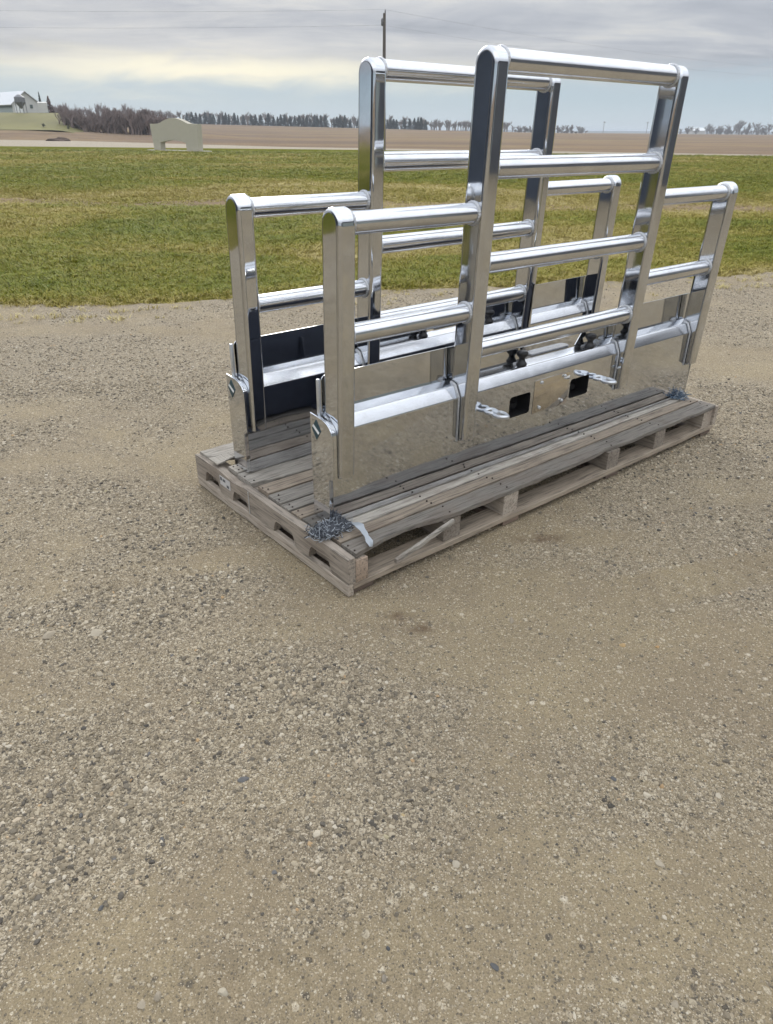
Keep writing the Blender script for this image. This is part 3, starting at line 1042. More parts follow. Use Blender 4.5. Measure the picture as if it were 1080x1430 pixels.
    # access panel between the openings
    bm = bmesh.new()
    add_box(bm, 1.080, 1.318, -0.0022, -0.0003, 0.184, 0.333, 0.0006)
    ap = from_bm('access_panel', bm, M['plate_dark'], root, 30)
    for bx, bz in ((1.122, 0.320), (1.278, 0.320), (1.122, 0.206), (1.276, 0.206)):
        bm = bmesh.new()
        add_tube(bm, [(bx, -0.011, bz), (bx, -0.0085, bz), (bx, -0.0038, bz)], [0.0035, 0.0075, 0.0078], 8)
        from_bm('bolt', bm, M['cast'], ap, 40)
    # tow eyes: a double forged loop with a collar, standing out from the face
    for hx in (0.790, 1.512):
        z = 0.268
        def loop(y0, y1, wd, rd):
            bm = bmesh.new()
            pts = []
            for k in range(24):
                a = 2 * math.pi * k / 24
                pts.append((hx + wd * math.sin(a), (y0 + y1) / 2 + (y1 - y0) / 2 * math.cos(a), z + 0.002 * math.sin(2 * a)))
            add_tube(bm, pts, rd, 10, closed=True)
            return bm
        te = from_bm('tow_eye', loop(-0.108, -0.048, 0.0240, 0.0080), M['cast'], root, 60)
        from_bm('inner_loop', loop(-0.055, -0.002, 0.0230, 0.0076), M['cast'], te, 60)
        bm = bmesh.new()
        add_tube(bm, [(hx - 0.004, -0.070, z), (hx - 0.003, -0.054, z + 0.001), (hx, -0.040, z)], [0.0135, 0.0165, 0.0145], 12)
        from_bm('collar', bm, M['cast'], te, 60)
    # rubber knobs on the shelf and the latch plate in the cut-out
    for kx in (1.030, 1.497):
        bm = bmesh.new()
        add_lathe(bm, [(0.022, 0), (0.023, 0.006), (0.017, 0.014), (0.0125, 0.024), (0.0135, 0.032), (0.022, 0.040), (0.0255, 0.047), (0.0245, 0.055), (0.018, 0.060), (0.006, 0.062)], 20, (kx, 0.0420, 0.4030))
        from_bm('rubber_knob', bm, M['rubber'], root, 60)
    bm = bmesh.new()
    pts = [(1.135, 0.078), (1.380, 0.078)] + [(1.380 + 0.028 * math.sin(R(a)), 0.106 - 0.028 * math.cos(R(a))) for a in range(20, 180, 20)] + [(1.380, 0.134), (1.135, 0.134)]
    A = [bm.verts.new((a, b, 0.411)) for a, b in pts]; B = [bm.verts.new((a, b, 0.4205)) for a, b in pts]
    bm.faces.new(list(reversed(A))); tf = bm.faces.new(B)
    for k in range(len(pts)):
        bm.faces.new((A[k], A[(k + 1) % len(pts)], B[(k + 1) % len(pts)], B[k]))
    bmesh.ops.bevel(bm, geom=list(tf.edges), offset=0.003, segments=2, affect='EDGES')
    from_bm('latch_plate', bm, M['alu_rail'], root, 40)
    # black steel mounting frame behind the sheet
    bm = bmesh.new()
    add_box(bm, 0.03, L_ - 0.03, 0.078, 0.090, 0.010, 0.400)
    fr = from_bm('mounting_frame', bm, M['black_steel'], root, 30)
    for x in (0.18, 0.72, 1.62, 2.16):
        bm = bmesh.new()
        add_extrude(bm, [(0.0905, 0.010), (0.0905, 0.33), (0.105, 0.33), (0.175, 0.020), (0.175, 0.010)], x, x + 0.012, 'X')
        from_bm('gusset', bm, M['black_steel'], fr, 30)
        bm = bmesh.new()
        add_box(bm, x - 0.05, x + 0.07, 0.0905, 0.200, 0.001, 0.0095)
        from_bm('foot', bm, M['black_steel'], fr, 30)
    for x0, x1 in ((0.040, 1.02), (1.52, L_ - 0.040)):
        bm = bmesh.new()
        add_box(bm, x0, x1, 0.0749, 0.0770, 0.402, 0.528)
        from_bm('backing_sheet', bm, M['black_steel'], fr, 30)
    return root


PT = 0.1596
g1 = build_guard('polished aluminium bumper guard nearest the camera, with tow eyes showing on its face', 'bumper guard', 'polished bumper guards on the pallet')
g1.location = (FO[0], FO[1], PT)
g1.rotation_euler = (0, 0, YAW)
g2 = copy_tree(g1)
g2['label'] = 'polished aluminium bumper guard at the back of the pallet, behind the nearer guard'
ro = FO + EX * -0.0181 + EY * 0.5768
g2.location = (ro[0], ro[1], PT)
g2.rotation_euler = (0, 0, YAW + R(1.5293))

# ------------------------------------------------------------------ pallet
PYAW = YAW + R(0.4705)
PO = FO + EX * -0.0836 + EY * -0.2212
pal = thing('wooden_pallet', (PO[0], PO[1], 0), 'long weathered grey wooden pallet carrying both bumper guards', 'pallet', rz=PYAW)
PL, PW = 2.457, 1.146


def plank(name, x0, x1, y0, y1, z0, z1, mat, along='X', seed=0, broken=None, twist=0.0):
    """one sawn board with uneven edges and a split end or side when asked"""
    r_ = random.Random(seed)
    n_ = 14 if broken is None else 48
    bm = bmesh.new()
    ring = []
    for k in range(n_ + 1):
        t = k / n_
        if along == 'X':
            c = x0 + (x1 - x0) * t; a, b = y0, y1
        else:
            c = y0 + (y1 - y0) * t; a, b = x0, x1
        a += r_.uniform(-.0015, .0015); b += r_.uniform(-.0015, .0015)
        if broken:
            a += broken(t)
        dz = r_.uniform(-.0012, .0012) + twist * (t - .5)
        e = r_.uniform(0.001, 0.003)
        q = [(a + e, z0 + dz), (b - e, z0 + dz), (b, z0 + dz + e), (b, z1 + dz - e), (b - e, z1 + dz), (a + e, z1 + dz), (a, z1 + dz - e), (a, z0 + dz + e)]
        ring.append([bm.verts.new((c, p[0], p[1]) if along == 'X' else (p[0], c, p[1])) for p in q])
    for A, B in zip(ring, ring[1:]):
        for k in range(8):
            bm.faces.new((A[k], A[(k + 1) % 8], B[(k + 1) % 8], B[k]))
    bm.faces.new(ring[0]); bm.faces.new(list(reversed(ring[-1])))
    return from_bm(name, bm, mat, pal, 30)


deck = [(0.004, 0.095), (0.107, 0.163), (0.174, 0.241), (0.253, 0.332), (0.343, 0.405), (0.417, 0.477), (0.489, 0.580), (0.591, 0.673), (0.685, 0.829), (0.841, 0.918)]
for k, (a, b) in enumerate(deck):
    br = None
    if k == 0:
        br = lambda t: 0.034 * max(0.0, 1 - abs(t - 0.10) / 0.10) + 0.016 * max(0.0, 1 - abs(t - 0.62) / 0.05) + 0.010 * vnoise(t * 30, 3.3) * (t < 0.9)
    if k == 8:
        br = lambda t: 0.03 * max(0.0, 1 - t / 0.06)
    plank('deck_board', 0.040 + random.uniform(-.006, .008), PL - random.uniform(0, .01), a, b, 0.1365 + random.uniform(-.001, .002), PT - 0.0006 - (0.002 if 0.2 < a < 0.36 or .68 < a < .92 else random.uniform(0, .004)), M[('wood_x3', 'wood_x2', 'wood_x', 'wood_x3', 'wood_x2', 'wood_x', 'wood_x', 'wood_x2', 'wood_x', 'wood_x')[k]], 'X', 10 + k, br)
# lifted, split rear board
plank('deck_board', 0.02, PL - 0.02, 0.985, 1.135, 0.139, 0.1635, M['wood_x'], 'X', 31, lambda t: 0.075 * max(0.0, 1 - t / 0.055), 0.004)
plank('deck_board', 0.005, 0.15, 0.935, 1.02, 0.1645, 0.1725, M['wood_x'], 'X', 33, lambda t: 0.05 * t)
# splinter hanging from the front edge
sp_ = plank('splinter', 0.205, 0.500, -0.006, 0.008, 0.118, 0.136, M['wood_x'], 'X', 35)
for v in sp_.data.vertices:
    v.co.z += -0.058 * (0.500 - v.co.x) / 0.295 + 0.003
    v.co.y += -0.012 * (0.500 - v.co.x) / 0.295
for k, x0 in enumerate((0.034, 0.462, 0.797, 1.508, 1.897, 2.358)):
    wd = 0.05 if k == 0 else 0.088
    if k == 0: x0, wd = 0.0345, 0.05
    plank('stringer', x0, x0 + wd, 0.012, PW - 0.012, 0.0465, 0.1345, M['wood_y'], 'Y', 40 + k)
# nail heads over every stringer
bm = bmesh.new()
rn_ = random.Random(4)
for a, b in deck:
    for xs_ in (0.06, 0.505, 0.84, 1.55, 1.94, 2.40):
        for q in (0.3, 0.72):
            y = a + (b - a) * q + rn_.uniform(-.006, .006); x = xs_ + rn_.uniform(-.012, .012)
            add_tube(bm, [(x, y, PT - 0.008), (x, y, PT + 0.0004)], 0.0036, 6)
nh = from_bm('nail_heads', bm, M['nail'], pal, 40)
nh['kind'] = 'stuff'
# end boards with fork notches
for X0, X1 in ((0.0, 0.033), (PL - 0.008, PL + 0.022)):
    def nz(y):
        for a, b in ((0.10, 0.245), (0.333, 0.488), (0.68, 0.815), (0.925, 1.063)):
            if a < y < b:
                return 0.047 + 0.054 * min(1.0, min(y - a, b - y) / 0.022) ** 0.6
        return 0.047
    ys = sorted(set([0.0, PW] + [round(q, 4) for a, b in ((0.10, 0.245), (0.333, 0.488), (0.68, 0.815), (0.925, 1.063)) for q in list(np.linspace(a, a + 0.024, 7)) + list(np.linspace(b - 0.024, b, 7))]))
    up_ = [(y, 0.149 + 0.003 * math.sin(9 * y) - (0.014 * max(0, 1 - abs(y - 0.80) / 0.09))) for y in reversed(ys)]
    bm = bmesh.new()
    add_extrude(bm, [(y, nz(y)) for y in ys] + up_, X0, X1, 'X', 0.0012, 1)
    from_bm('end_board', bm, M['wood_y'], pal, 30)
# corner blocks beside the end board, on the long side
box('corner_block', M['wood_brown'], pal, 0.0345, 0.086, -0.001, 0.0115, 0.0465, 0.134, 0.001)
for k, (a, b) in enumerate(((0.001, 0.098), (0.52, 0.62), (1.04, 1.142))):
    plank('bottom_board', 0.024, PL, a, b, 0.0215, 0.0455, M['wood_x2'], 'X', 60 + k)
for k, x0 in enumerate((0.0235, 0.80, 1.51, 2.36)):
    plank('foot_board', x0, x0 + 0.095, 0.008, PW - 0.006, 0.0008, 0.0205, M['wood_dark'], 'Y', 70 + k)
plank('end_skid', 0.0005, 0.0225, 0.0, PW, 0.0008, 0.0458, M['wood_y'], 'Y', 66)
box('strap', M['cast'], pal, -0.0022, -0.0004, 0.668, 0.674, 0.048, 0.146)
bm = bmesh.new()
add_box(bm, -0.0016, -0.0004, 0.825, 0.915, 0.090, 0.132)
lb = from_bm('paper_tag', bm, M['paper'], pal, None)
for a, b, c, d in ((0.895, 0.910, 0.112, 0.127), (0.865, 0.888, 0.112, 0.124), (0.836, 0.856, 0.094, 0.106)):
    box('print_mark', M['ink'], lb, -0.0023, -0.0017, a, b, c, d)


def pal_pt(x, y, z):
    c, s = math.cos(PYAW), math.sin(PYAW)
    return (PO[0] + x * c - y * s, PO[1] + x * s + y * c, z)


# ------------------------------------------------------------------ torn wrapping left at the ends of the near guard
def shreds(name, loc, rx, ry, rz_, n_, mats, label, seed, parts):
    root = thing(name, loc, label, 'plastic scraps', rz=PYAW)
    r_ = random.Random(seed)
    for pn, mk, share, rad in parts:
        bm = bmesh.new()
        for q in range(int(n_ * share)):
            a = r_.uniform(0, 6.28); d = math.sqrt(r_.random())
            x, y = rx * d * math.cos(a), ry * d * math.sin(a)
            z = rz_ * (1 - d) * r_.random() + 0.002
            p = Vector((x, y, z)); dirv = Vector((r_.gauss(0, 1), r_.gauss(0, 1), r_.gauss(0, .5))).normalized()
            pts = [p]
            for s_ in range(7):
                dirv = (dirv + Vector((r_.gauss(0, .7), r_.gauss(0, .7), r_.gauss(0, .45)))).normalized()
                p = p + dirv * r_.uniform(0.004, 0.009)
                p.z = max(0.0015, p.z)
                pts.append(p.copy())
            add_tube(bm, pts, rad * r_.uniform(.6, 1.3), 3)
        ob = from_bm(pn, bm, M[mk], root, None)
        ob['kind'] = 'stuff'
    return root


sh = shreds('torn_wrapping', pal_pt(0.060, 0.190, PT + 0.001), 0.085, 0.052, 0.016, 260, None, 'tangle of torn dark and silver plastic wrap under the near guard corner', 5,
            [('dark_strands', 'plastic_dark', 0.45, 0.0016), ('silver_strands', 'plastic_grey', 0.55, 0.0011)])
bm = bmesh.new()
fv = {}
for i in range(25):
    for j in range(15):
        u, v_ = i / 24 - .5, j / 14 - .5
        if (u / .5) ** 2 + (v_ / .5) ** 2 > 1.0 + 0.25 * math.sin(9 * u + 5 * v_): continue
        zz = 0.003 + 0.022 * float(fbm(u * 9 + 2, v_ * 7 + 6, 3)) * (1 - 1.6 * (u * u + v_ * v_))
        fv[i, j] = bm.verts.new((u * 0.185 + 0.012, v_ * 0.105 + 0.004, max(0.001, zz)))
for i, j in list(fv):
    if all(q in fv for q in ((i + 1, j), (i + 1, j + 1), (i, j + 1))):
        bm.faces.new((fv[i, j], fv[i + 1, j], fv[i + 1, j + 1], fv[i, j + 1]))
from_bm('crumpled_film', bm, M['plastic_dark'], sh, 60)
bm = bmesh.new()
n_ = 12
A, B = [], []
for k in range(n_ + 1):
    t = k / n_
    x = 0.080 - 0.040 * t + 0.008 * math.sin(t * 2.2); y = -0.045 - 0.140 * t
    z = 0.024 + 0.008 * math.sin(t * 4.0) - 0.019 * t
    wv = 0.014 + 0.003 * math.sin(t * 7)
    if t > .85: wv *= 1 - (t - .85) * 3
    A.append(bm.verts.new((x - wv, y + 0.004 * math.sin(k * 2.1), z + 0.005))); B.append(bm.verts.new((x + wv, y + 0.006 * math.sin(k * 1.7), z - 0.004 * math.cos(k))))
fs = [bm.faces.new((A[k], B[k], B[k + 1], A[k + 1])) for k in range(n_)]
ext = bmesh.ops.extrude_face_region(bm, geom=fs)
for v in [q for q in ext['geom'] if isinstance(q, bmesh.types.BMVert)]: v.co.z += 0.0015
from_bm('tape_strip', bm, M['tape'], sh, 50)
shreds('plastic_tuft', pal_pt(2.395, 0.195, PT + 0.001), 0.045, 0.035, 0.045, 150, None, 'small bluish tuft of torn plastic at the far end of the pallet', 9,
       [('blue_strands', 'blue_plastic', 0.7, 0.0016), ('silver_strands', 'plastic_grey', 0.3, 0.0014)])

# ------------------------------------------------------------------ roadside sign
sg = thing('monument_sign', (-14.95, 56.0, 0.0), 'blank pale monument sign with arched top and two legs on the far lawn', 'sign', rz=R(-31))
prof = [(-2.3, 1.72), (-2.15, 0.10), (-1.45, 0.10), (-1.45, 0.58)]
prof += [(-1.45 + 2.5 * k / 10, 0.58 + 0.14 * math.sin(math.pi * k / 10)) for k in range(1, 10)]
prof += [(1.05, 0.58), (1.05, 0.10), (2.2, 0.10), (2.3, 1.72), (1.45, 1.72)]
prof += [(1.45 - 2.9 * k / 14, 1.72 + 0.36 * math.sin(math.pi * k / 14)) for k in range(1, 14)]
prof += [(-1.45, 1.72)]
bm = bmesh.new(); add_extrude(bm, prof, -0.22, 0.22, 'Y', 0.02, 1)
from_bm('panel', bm, M['concrete'], sg, 30)
box('plinth', M['concrete'], sg, -2.6, 2.75, -0.5, 0.5, -0.05, 0.098, 0.02)

# ------------------------------------------------------------------ utility pole and wires
up_ = thing('utility_pole', (-0.50, 65.0, 0.0), 'tall wooden utility pole behind the guards against the sky', 'utility pole')
bm = bmesh.new(); add_tube(bm, [(0, 0, -0.3), (0, 0, 4.5), (0, 0, 9.25)], [0.16, 0.135, 0.105], 12)
from_bm('shaft', bm, M['pole_wood'], up_, 40)
bm = bmesh.new(); add_tube(bm, [(0.06, 0, 9.1), (0.06, 0, 9.35), (0.06, 0, 9.5)], [0.03, 0.05, 0.02], 8)
from_bm('top_pin', bm, M['wire'], up_, 40)
bm = bmesh.new(); add_lathe(bm, [(0.06, 0), (0.10, .05), (0.10, .42), (0.05, .48)], 12, (-0.15, 0, 8.45))
add_tube(bm, [(-0.13, 0, 8.6), (0, 0, 8.2)], 0.03, 6)
from_bm('insulator', bm, M['wire'], up_, 40)
pt_top, pt_low = Vector((-0.5, 65, 9.48)), Vector((-0.62, 65, 8.5))
for (nm, a, bnd, lab) in (('overhead_wire', pt_top, (-70, 66, 10.2), 'upper overhead wire running left from the pole top'),
                          ('overhead_wire', pt_low, (-70, 66, 9.0), 'lower overhead wire running left from below the pole top'),
                          ('overhead_wire', pt_top, (60, 120, 9.6), 'upper overhead wire running right and away from the pole top'),
                          ('overhead_wire', pt_low, (60, 120, 8.6), 'lower overhead wire running right and away below the pole top')):
    b_ = Vector(bnd)
    pts = []
    for k in range(21):
        t = k / 20
        p = a.lerp(b_, t); p.z -= 1.0 * 4 * t * (1 - t) * 0.55
        pts.append(p)
    bm = bmesh.new(); add_tube(bm, pts, 0.0042, 4)
    tag(from_bm(nm, bm, M['wire'], None, None), lab, 'wire', 'overhead wires')

# ------------------------------------------------------------------ farm on the knoll
H = lambda x, y: float(height(x, y))
bz = H(-72, 152)
barn = thing('farm_barn', (-67.6, 151.0, bz - 0.1), 'white gabled farm barn with pale metal roof on the knoll', 'barn', rz=R(-44))
# local: gable faces +x/-y ; ridge runs along local -x
box('wall', M['barn_side'], barn, -16, 0, -2.6, 2.6, 0, 1.55)
bm = bmesh.new(); add_extrude(bm, [(-2.6, 0), (2.6, 0), (2.6, 1.56), (0, 3.5), (-2.6, 1.56)], 0.004, 0.15, 'X')
from_bm('gable', bm, M['barn_wall'], barn, None)
for s in (-1, 1):
    bm = bmesh.new(); add_extrude(bm, [(s * 3.0, 1.30), (0.0, 3.56), (0.0, 3.70), (s * 3.06, 1.42)], -16, 0.5, 'X')
    from_bm('roof', bm, M['barn_roof'], barn, None)
box('eave_trim', M['barn_trim'], barn, -16, 0.1, -2.75, -2.61, 1.02, 1.42)
box('window', M['barn_trim'], barn, 0.152, 0.2, 0.6, 1.1, 0.9, 1.5)
box('door', M['white'], barn, 0.152, 0.2, -2.2, -0.9, 0.05, 1.35)
bn = thing('feed_bin', (-63.6, 140.0, H(-63.6, 140) - 0.05), 'dark hopper feed bin on legs in front of the barn', 'feed bin')
bm = bmesh.new(); add_lathe(bm, [(0.12, .75), (0.85, 1.7), (0.87, 2.45), (0.3, 2.85), (0.1, 2.9)], 16)
from_bm('hopper', bm, M['bin'], bn, 30)
for k in range(4):
    a = R(45 + 90 * k)
    bm = bmesh.new(); add_tube(bm, [(.84 * math.cos(a), .84 * math.sin(a), 1.8), (.84 * math.cos(a), .84 * math.sin(a), 0)], 0.06, 6)
    from_bm('leg', bm, M['bin'], bn, None)
tk = thing('storage_shed', (-62.0, 145.0, H(-62, 145) - 0.05), 'small pale shed right of the barn gable', 'shed', rz=R(20))
bm = bmesh.new(); add_extrude(bm, [(-.8, 0), (.8, 0), (.8, 1.3), (0.3, 1.75), (-.8, 1.6)], -0.75, 0.75, 'X')
from_bm('wall', bm, M['barn_wall'], tk, None)
box('door', M['barn_side'], tk, 0.752, 0.78, -0.4, 0.1, 0, 1.1)

# ------------------------------------------------------------------ trees


def cone_tree_data(seed, h=1.0, wd=0.22):
    r_ = random.Random(seed)
    v, f = [], []
    for lv in range(13):
        z0 = 0.06 + 0.92 * lv / 13; rr = wd * (1 - lv / 13) ** 0.85 + 0.01
        for k in range(16):
            a = r_.uniform(0, 6.28); ln = rr * r_.uniform(.65, 1.2); wd2 = 0.035 * r_.uniform(.7, 1.4)
            i = len(v)
            ca, sa = math.cos(a), math.sin(a)
            zz = z0 + r_.uniform(-.02, .03)
            v += [(0, 0, zz + .05), (ca * ln - sa * wd2, sa * ln + ca * wd2, zz - .02), (ca * ln * 1.12, sa * ln * 1.12, zz - .035), (ca * ln + sa * wd2, sa * ln - ca * wd2, zz - .02), (ca * ln * .5, sa * ln * .5, zz - .06)]
            f += [(i, i + 1, i + 2), (i, i + 2, i + 3), (i + 1, i + 4, i + 2), (i + 4, i + 3, i + 2)]
    return v, f


def mesh_of(name, v, f, mat):
    me = bpy.data.meshes.new(name)
    me.from_pydata(v, [], f); me.materials.append(mat); me.update()
    return me


trunk_bm = bmesh.new(); add_tube(trunk_bm, [(0, 0, -0.03), (0, 0, 0.5), (0, 0, 0.98)], [0.022, 0.014, 0.004], 6)
trunk_me = bpy.data.meshes.new('conifer_trunk'); trunk_bm.to_mesh(trunk_me); trunk_bm.free(); trunk_me.materials.append(M['bark'])
con_me = [mesh_of('conifer_crown', *cone_tree_data(200 + k, 1, (.17, .2, .24, .21)[k]), M['conifer']) for k in range(4)]


def conifer(x, y, h, wf, label, group, mats=None, cat='tree'):
    o = thing('conifer', (x, y, H(x, y) - 0.1), label, cat, group)
    o.scale = (h * wf, h * wf, h)
    o.rotation_euler.z = random.uniform(0, 6.28)
    a = link(bpy.data.objects.new('trunk', trunk_me), o)
    b = link(bpy.data.objects.new('crown', random.choice(con_me) if mats is None else mats), o)
    return o


# px along the row, spaced unevenly as in the photograph
cx_ = [-88.0]
gaps = random.Random(12)
while cx_[-1] < 14:
    cx_.append(cx_[-1] + gaps.choice([1.35, 1.5, 1.7, 1.9, 2.1, 2.3, 3.4]))
for x in cx_:
    conifer(x, 350 + random.uniform(-3, 3), random.uniform(3.7, 5.1), random.uniform(1.3, 1.75), 'dark pointed conifer in the long row along the far field edge', 'conifers in the far row')


def branch_data(seed, h, spread, depth=4, r0=0.018, nb=(2, 4), upright=0.6, fade=0.58):
    r_ = random.Random(seed)
    v, f = [], []

    def limb(p, d, ln, rad, dep):
        q = p + d * ln
        t = d.normalized(); ref = Vector((0, 0, 1)) if abs(t.z) < .9 else Vector((1, 0, 0))
        u = t.cross(ref).normalized(); w_ = t.cross(u)
        i = len(v)
        for c, rr in ((p, rad), (q, rad * .62)):
            for k in range(3):
                a = 2.0944 * k
                v.append(tuple(c + (u * math.cos(a) + w_ * math.sin(a)) * rr))
        for k in range(3):
            f.append((i + k, i + (k + 1) % 3, i + 3 + (k + 1) % 3, i + 3 + k))
        if dep == 0: return
        for _ in range(r_.randint(*nb)):
            s = r_.uniform(.3, 1.0)
            nd = (d.normalized() * upright + Vector((r_.gauss(0, spread), r_.gauss(0, spread), r_.uniform(0, .5)))).normalized()
            limb(p.lerp(q, s), nd, ln * r_.uniform(.5, .8), rad * fade, dep - 1)
    limb(Vector((0, 0, -0.02)), Vector((r_.gauss(0, .05), r_.gauss(0, .05), 1)).normalized(), 0.36 * h, r0, depth)
    zmax = max(q[2] for q in v)
    return [(a / zmax, b / zmax, c / zmax) for a, b, c in v], f


bare = [branch_data(300 + k, 0.62, .34, 6, 0.017, (3, 4), 0.72, 0.66) for k in range(5)]
bare_slim = [branch_data(330 + k, 1.0, .26, 5, 0.036, (3, 4), 0.8) for k in range(5)]
bush_d = [branch_data(360 + k, 0.6, .38, 5, 0.026, (3, 4), .75) for k in range(5)]


def crowd(name, items, mat, label, cat):
    V, F = [], []
    n0 = 0
    for (dv, df), x, y, z, sx, sz, rz in items:
        a = np.array(dv); c, s = math.cos(rz), math.sin(rz)
        V.append(np.stack([(a[:, 0] * c - a[:, 1] * s) * sx + x, (a[:, 0] * s + a[:, 1] * c) * sx + y, a[:, 2] * sz + z], -1))
        F += [tuple(i + n0 for i in q) for q in df]
        n0 += len(a)
    me = bpy.data.meshes.new(name)
    me.from_pydata(np.concatenate(V).tolist(), [], F)
    me.materials.append(mat); me.update()
    return tag(link(bpy.data.objects.new(name, me)), label, cat, kind='stuff')


it = []
for _ in range(95):
    x = random.uniform(-112, 16); y = 362 + random.uniform(-4, 10)
    it.append((random.choice(bare_slim), x, y, H(x, y) - .2, random.uniform(5, 8), random.uniform(3.8, 6.0), random.uniform(0, 6.28)))
for _ in range(70):
    x = random.uniform(14, 66); y = 430 + random.uniform(-8, 20)
    it.append((random.choice(bare_slim), x, y, H(x, y) - .2, random.uniform(5, 8), random.uniform(3.6, 6.2), random.uniform(0, 6.28)))
for _ in range(70):
    x = random.uniform(214, 300); y = 618 + random.uniform(-6, 14)
    it.append((random.choice(bare_slim), x, y, H(x, y) - .6, random.uniform(5, 8), random.uniform(2.6, 5.4), random.uniform(0, 6.28)))
for _ in range(34):
    x = random.uniform(70, 112); y = 458 + random.uniform(-3, 6)
    it.append((random.choice(bare_slim), x, y, H(x, y) - .6, random.uniform(4, 6), random.uniform(1.6, 3.2), random.uniform(0, 6.28)))
crowd('far_wood', it, M['bark_far'], 'thin bare leafless wood along the far field edge', 'wood')

it = []
for k in range(190):
    t = random.random()
    x = -52.0 + 16.4 * t; y = 128 + random.uniform(-3, 3)
    h = 0.80 * (3.0 + 0.9 * math.sin(math.pi * t * 0.9) + 1.1 * t * (1 - max(0, t - .85) * 4)) * random.uniform(.6, 1.12)
    it.append((random.choice(bush_d), x, y, H(x, y) - .3, h * random.uniform(.9, 1.3), h, random.uniform(0, 6.28)))
crowd('thicket', it, M['bark'], 'dense bare purplish brown thicket left of the pale sign', 'thicket')
it = []
for _ in range(60):
    x = random.uniform(-112, -78); y = 240 + random.uniform(-8, 12)
    it.append((random.choice(bare_slim), x, y, H(x, y) - .2, random.uniform(4, 6), random.uniform(4, 7.0), random.uniform(0, 6.28)))
crowd('background_trees', it, M['bark'], 'thin bare trees between the barn and the thicket', 'trees')

jun = mesh_of('juniper_crown', *cone_tree_data(240, 1, .26), M['red_conifer'])
conifer(-62.9, 150, 3.0, 1.0, 'rust brown conifer just right of the farm shed', 'farm conifers', jun)
conifer(-67.0, 156, 3.9, 0.55, 'slim dark conifer rising behind the barn gable', 'farm conifers')
for x, y, h, lab in ((-52.6, 122, .55, 'round dark shrub at the middle of the knoll foot'), (-59.0, 121, .4, 'small dark shrub at the left edge of the knoll foot'), (-48.9, 122, .45, 'small dark shrub at the right of the knoll foot')):
    bd = branch_data(int(400 + x * 3), 0.5, .6, 4, .03, (3, 4), .5)
    sh_ = thing('shrub', (x, y, H(x, y) - .02), lab, 'shrub', 'shrubs on the knoll')
    a = link(bpy.data.objects.new('stems', mesh_of('stems', [(p[0] * h, p[1] * h, p[2] * h) for p in bd[0]], bd[1], M['shrub'])), sh_)
    lv, lf = [], []
    for q in range(160):
        d = Vector((random.gauss(0, 1), random.gauss(0, 1), random.gauss(0, .8))).normalized() * random.uniform(.3, 1) * h * .5
        c = d + Vector((0, 0, h * .55)); s_ = h * .12; i = len(lv)
        for _k in range(3): lv.append(tuple(c + Vector((random.uniform(-s_, s_), random.uniform(-s_, s_), random.uniform(-s_, s_)))))
        lf.append((i, i + 1, i + 2))
    link(bpy.data.objects.new('foliage', mesh_of('foliage', lv, lf, M['shrub'])), sh_)

# bare trees on the right
bare_me = [mesh_of('bare_tree_crown', *bare[k], M['bark_far']) for k in range(5)]
tr_me = bpy.data.meshes.new('bare_trunk')
b_ = bmesh.new(); add_tube(b_, [(0, 0, -0.03), (0, 0, 0.2), (0, 0, 0.42)], [0.030, 0.024, 0.012], 6); b_.to_mesh(tr_me); b_.free(); tr_me.materials.append(M['bark_far'])


def bare_tree(x, y, h, sx, label, group):
    o = thing('bare_tree', (x, y, H(x, y) - .2), label, 'tree', group)
    o.scale = (sx, sx, h); o.rotation_euler.z = random.uniform(0, 6.28)
    link(bpy.data.objects.new('trunk', tr_me), o)
    cr = link(bpy.data.objects.new('crown', random.choice(bare_me)), o)
    cr.location.z = -0.30
    cr.scale.z = 1.30


for k in range(13):
    x = 73 + 2.9 * k + random.uniform(-.6, .6)
    bare_tree(x, 450 + random.uniform(-3, 3), random.uniform(3.7, 4.6), random.uniform(5.2, 6.4), 'small bare tree in the short even row behind the guards', 'bare row trees')
for x, h, lab in ((222, 6, 'low bare tree just right of the tall guard posts'), (229, 5.2, 'second low bare tree right of the tall guard posts'), (237, 8.2, 'bare tree standing directly behind the white farm roof'),
                  (246, 6.8, 'bare tree just right of the white farm roof'), (252, 7.6, 'broad bare tree in the middle of the far right grove'), (261, 10.2, 'tallest bare tree of the far right grove'),
                  (267, 8.8, 'bare tree right of the tallest one in the far right grove'), (275, 9.2, 'rounded bare tree near the right edge of the far grove'), (281, 8.8, 'bare tree at the right end of the far grove')):
    bare_tree(x, 600, h * 0.95, h * random.uniform(1.3, 1.7), lab, 'far right grove')
fb = thing('farmhouse', (234, 612, H(234, 612)), 'tiny white roofed farm building among the far right trees', 'farm building', rz=R(10))
box('wall', M['barn_wall'], fb, -5, 5, -3, 3, 0, 2.4)
bm = bmesh.new(); add_extrude(bm, [(-3.4, 2.3), (3.4, 2.3), (0, 4.4)], -5.3, 5.3, 'X'); from_bm('roof', bm, M['white'], fb, None)

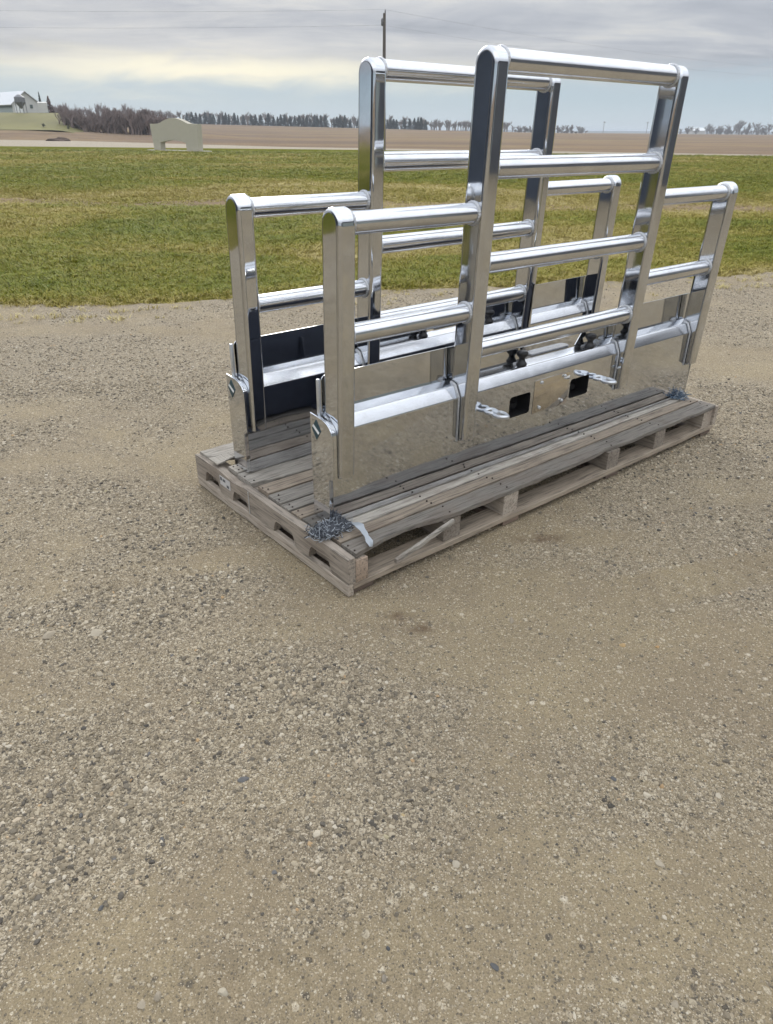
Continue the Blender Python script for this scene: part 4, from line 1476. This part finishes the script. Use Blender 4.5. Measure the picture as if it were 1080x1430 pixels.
# distant ridge on the horizon to the right
v = []; f = []
xs = np.linspace(150, 1500, 60)
for k, x in enumerate(xs):
    hh = 3.2 + 5.0 * float(fbm(x * .01, 0.3, 3)) * float(S(x, 150, 260))
    v += [(x, 2300, -2), (x, 2300, hh), (x, 2360, hh), (x, 2420, -2)]
    if k:
        i = 4 * (k - 1)
        for j in range(3): f.append((i + j, i + 4 + j, i + 5 + j, i + 1 + j))
tag(from_data('far_hills', v, f, M['far_ridge']), kind='structure')
for x, lab in ((138, 'tiny distant pole, left of two on the horizon'), (166, 'tiny distant pole, right of two on the horizon')):
    q = thing('distant_pole', (x, 520, H(x, 520)), lab, 'utility pole', 'distant poles')
    bm = bmesh.new(); add_tube(bm, [(0, 0, 0), (0, 0, 7)], 0.12, 6); from_bm('shaft', bm, M['pole_wood'], q, None)
    box('crossarm', M['pole_wood'], q, -.9, .9, -.06, .06, 6.2, 6.4)
# dirt heap beyond the road, dark weeds on the right
bm = bmesh.new()
bmesh.ops.create_icosphere(bm, subdivisions=3, radius=1.0)
for v_ in bm.verts:
    n_ = float(fbm(v_.co.x * 2 + 4, v_.co.y * 2 + v_.co.z, 3))
    v_.co = Vector((v_.co.x * 1.5, v_.co.y * .8, v_.co.z * 0.42)) * (.2 + 1.3 * n_)
hp = from_bm('dirt_heap', bm, plain('heap_soil', (0.10, 0.07, 0.055), 1.0, 0, .3, 1), None, None)
hp.location = (-40.5, 97.5, 0.0)
tag(hp, 'low dark dirt heap beyond the pale road on the left', 'dirt heap')

# ------------------------------------------------------------------ the workshops beside the yard, seen mirrored in the posts


def shop(loc, rz, ln, hh, mat, label):
    o = thing('workshop', loc, label, 'building', rz=rz)
    box('wall', mat, o, 0, 12, 0, ln, 0, hh)
    n_ = int(ln / 0.45)
    for k in range(n_):
        box('siding_rib', mat, o, -0.03, -0.002, 0.1 + k * 0.45, 0.16 + k * 0.45, 0.1, hh - 0.1)
    bm = bmesh.new(); add_extrude(bm, [(-0.6, hh + 0.004), (6, hh + 1.6), (12.6, hh + 0.004), (12.6, hh + .15), (6, hh + 1.8), (-.6, hh + .15)], -.3, ln + .3, 'Y')
    from_bm('roof', bm, mat, o, None)
    dr = box('overhead_door', M['barn_side'], o, -0.05, -0.032, ln * .55, ln * .55 + 4, 0.02, 3.6)
    return o


shop((-13, 4.6, 0), R(180), 22, 5.0, M['navy_siding'], 'dark navy steel workshop left of the yard, mirrored in the posts')
shop((15.5, -16, 0), 0, 22.5, 4.6, M['grey_siding'], 'charcoal steel workshop right of the yard, mirrored in the posts')

# ------------------------------------------------------------------ the air
hz = bpy.data.materials.new('thin_haze')
hz.use_nodes = True
t_ = NT(hz.node_tree)
vo = t_.add('ShaderNodeVolumePrincipled', ins={'Color': (0.80, 0.87, 0.95, 1), 'Density': 0.0005, 'Anisotropy': 0.0})
ou = t_.add('ShaderNodeOutputMaterial')
hz.node_tree.links.new(vo.outputs[0], ou.inputs['Volume'])
bm = bmesh.new()
add_box(bm, -5100, 5100, -3100, 6100, -3.2, 13.0)
tag(from_bm('haze', bm, hz, None, None), kind='stuff')
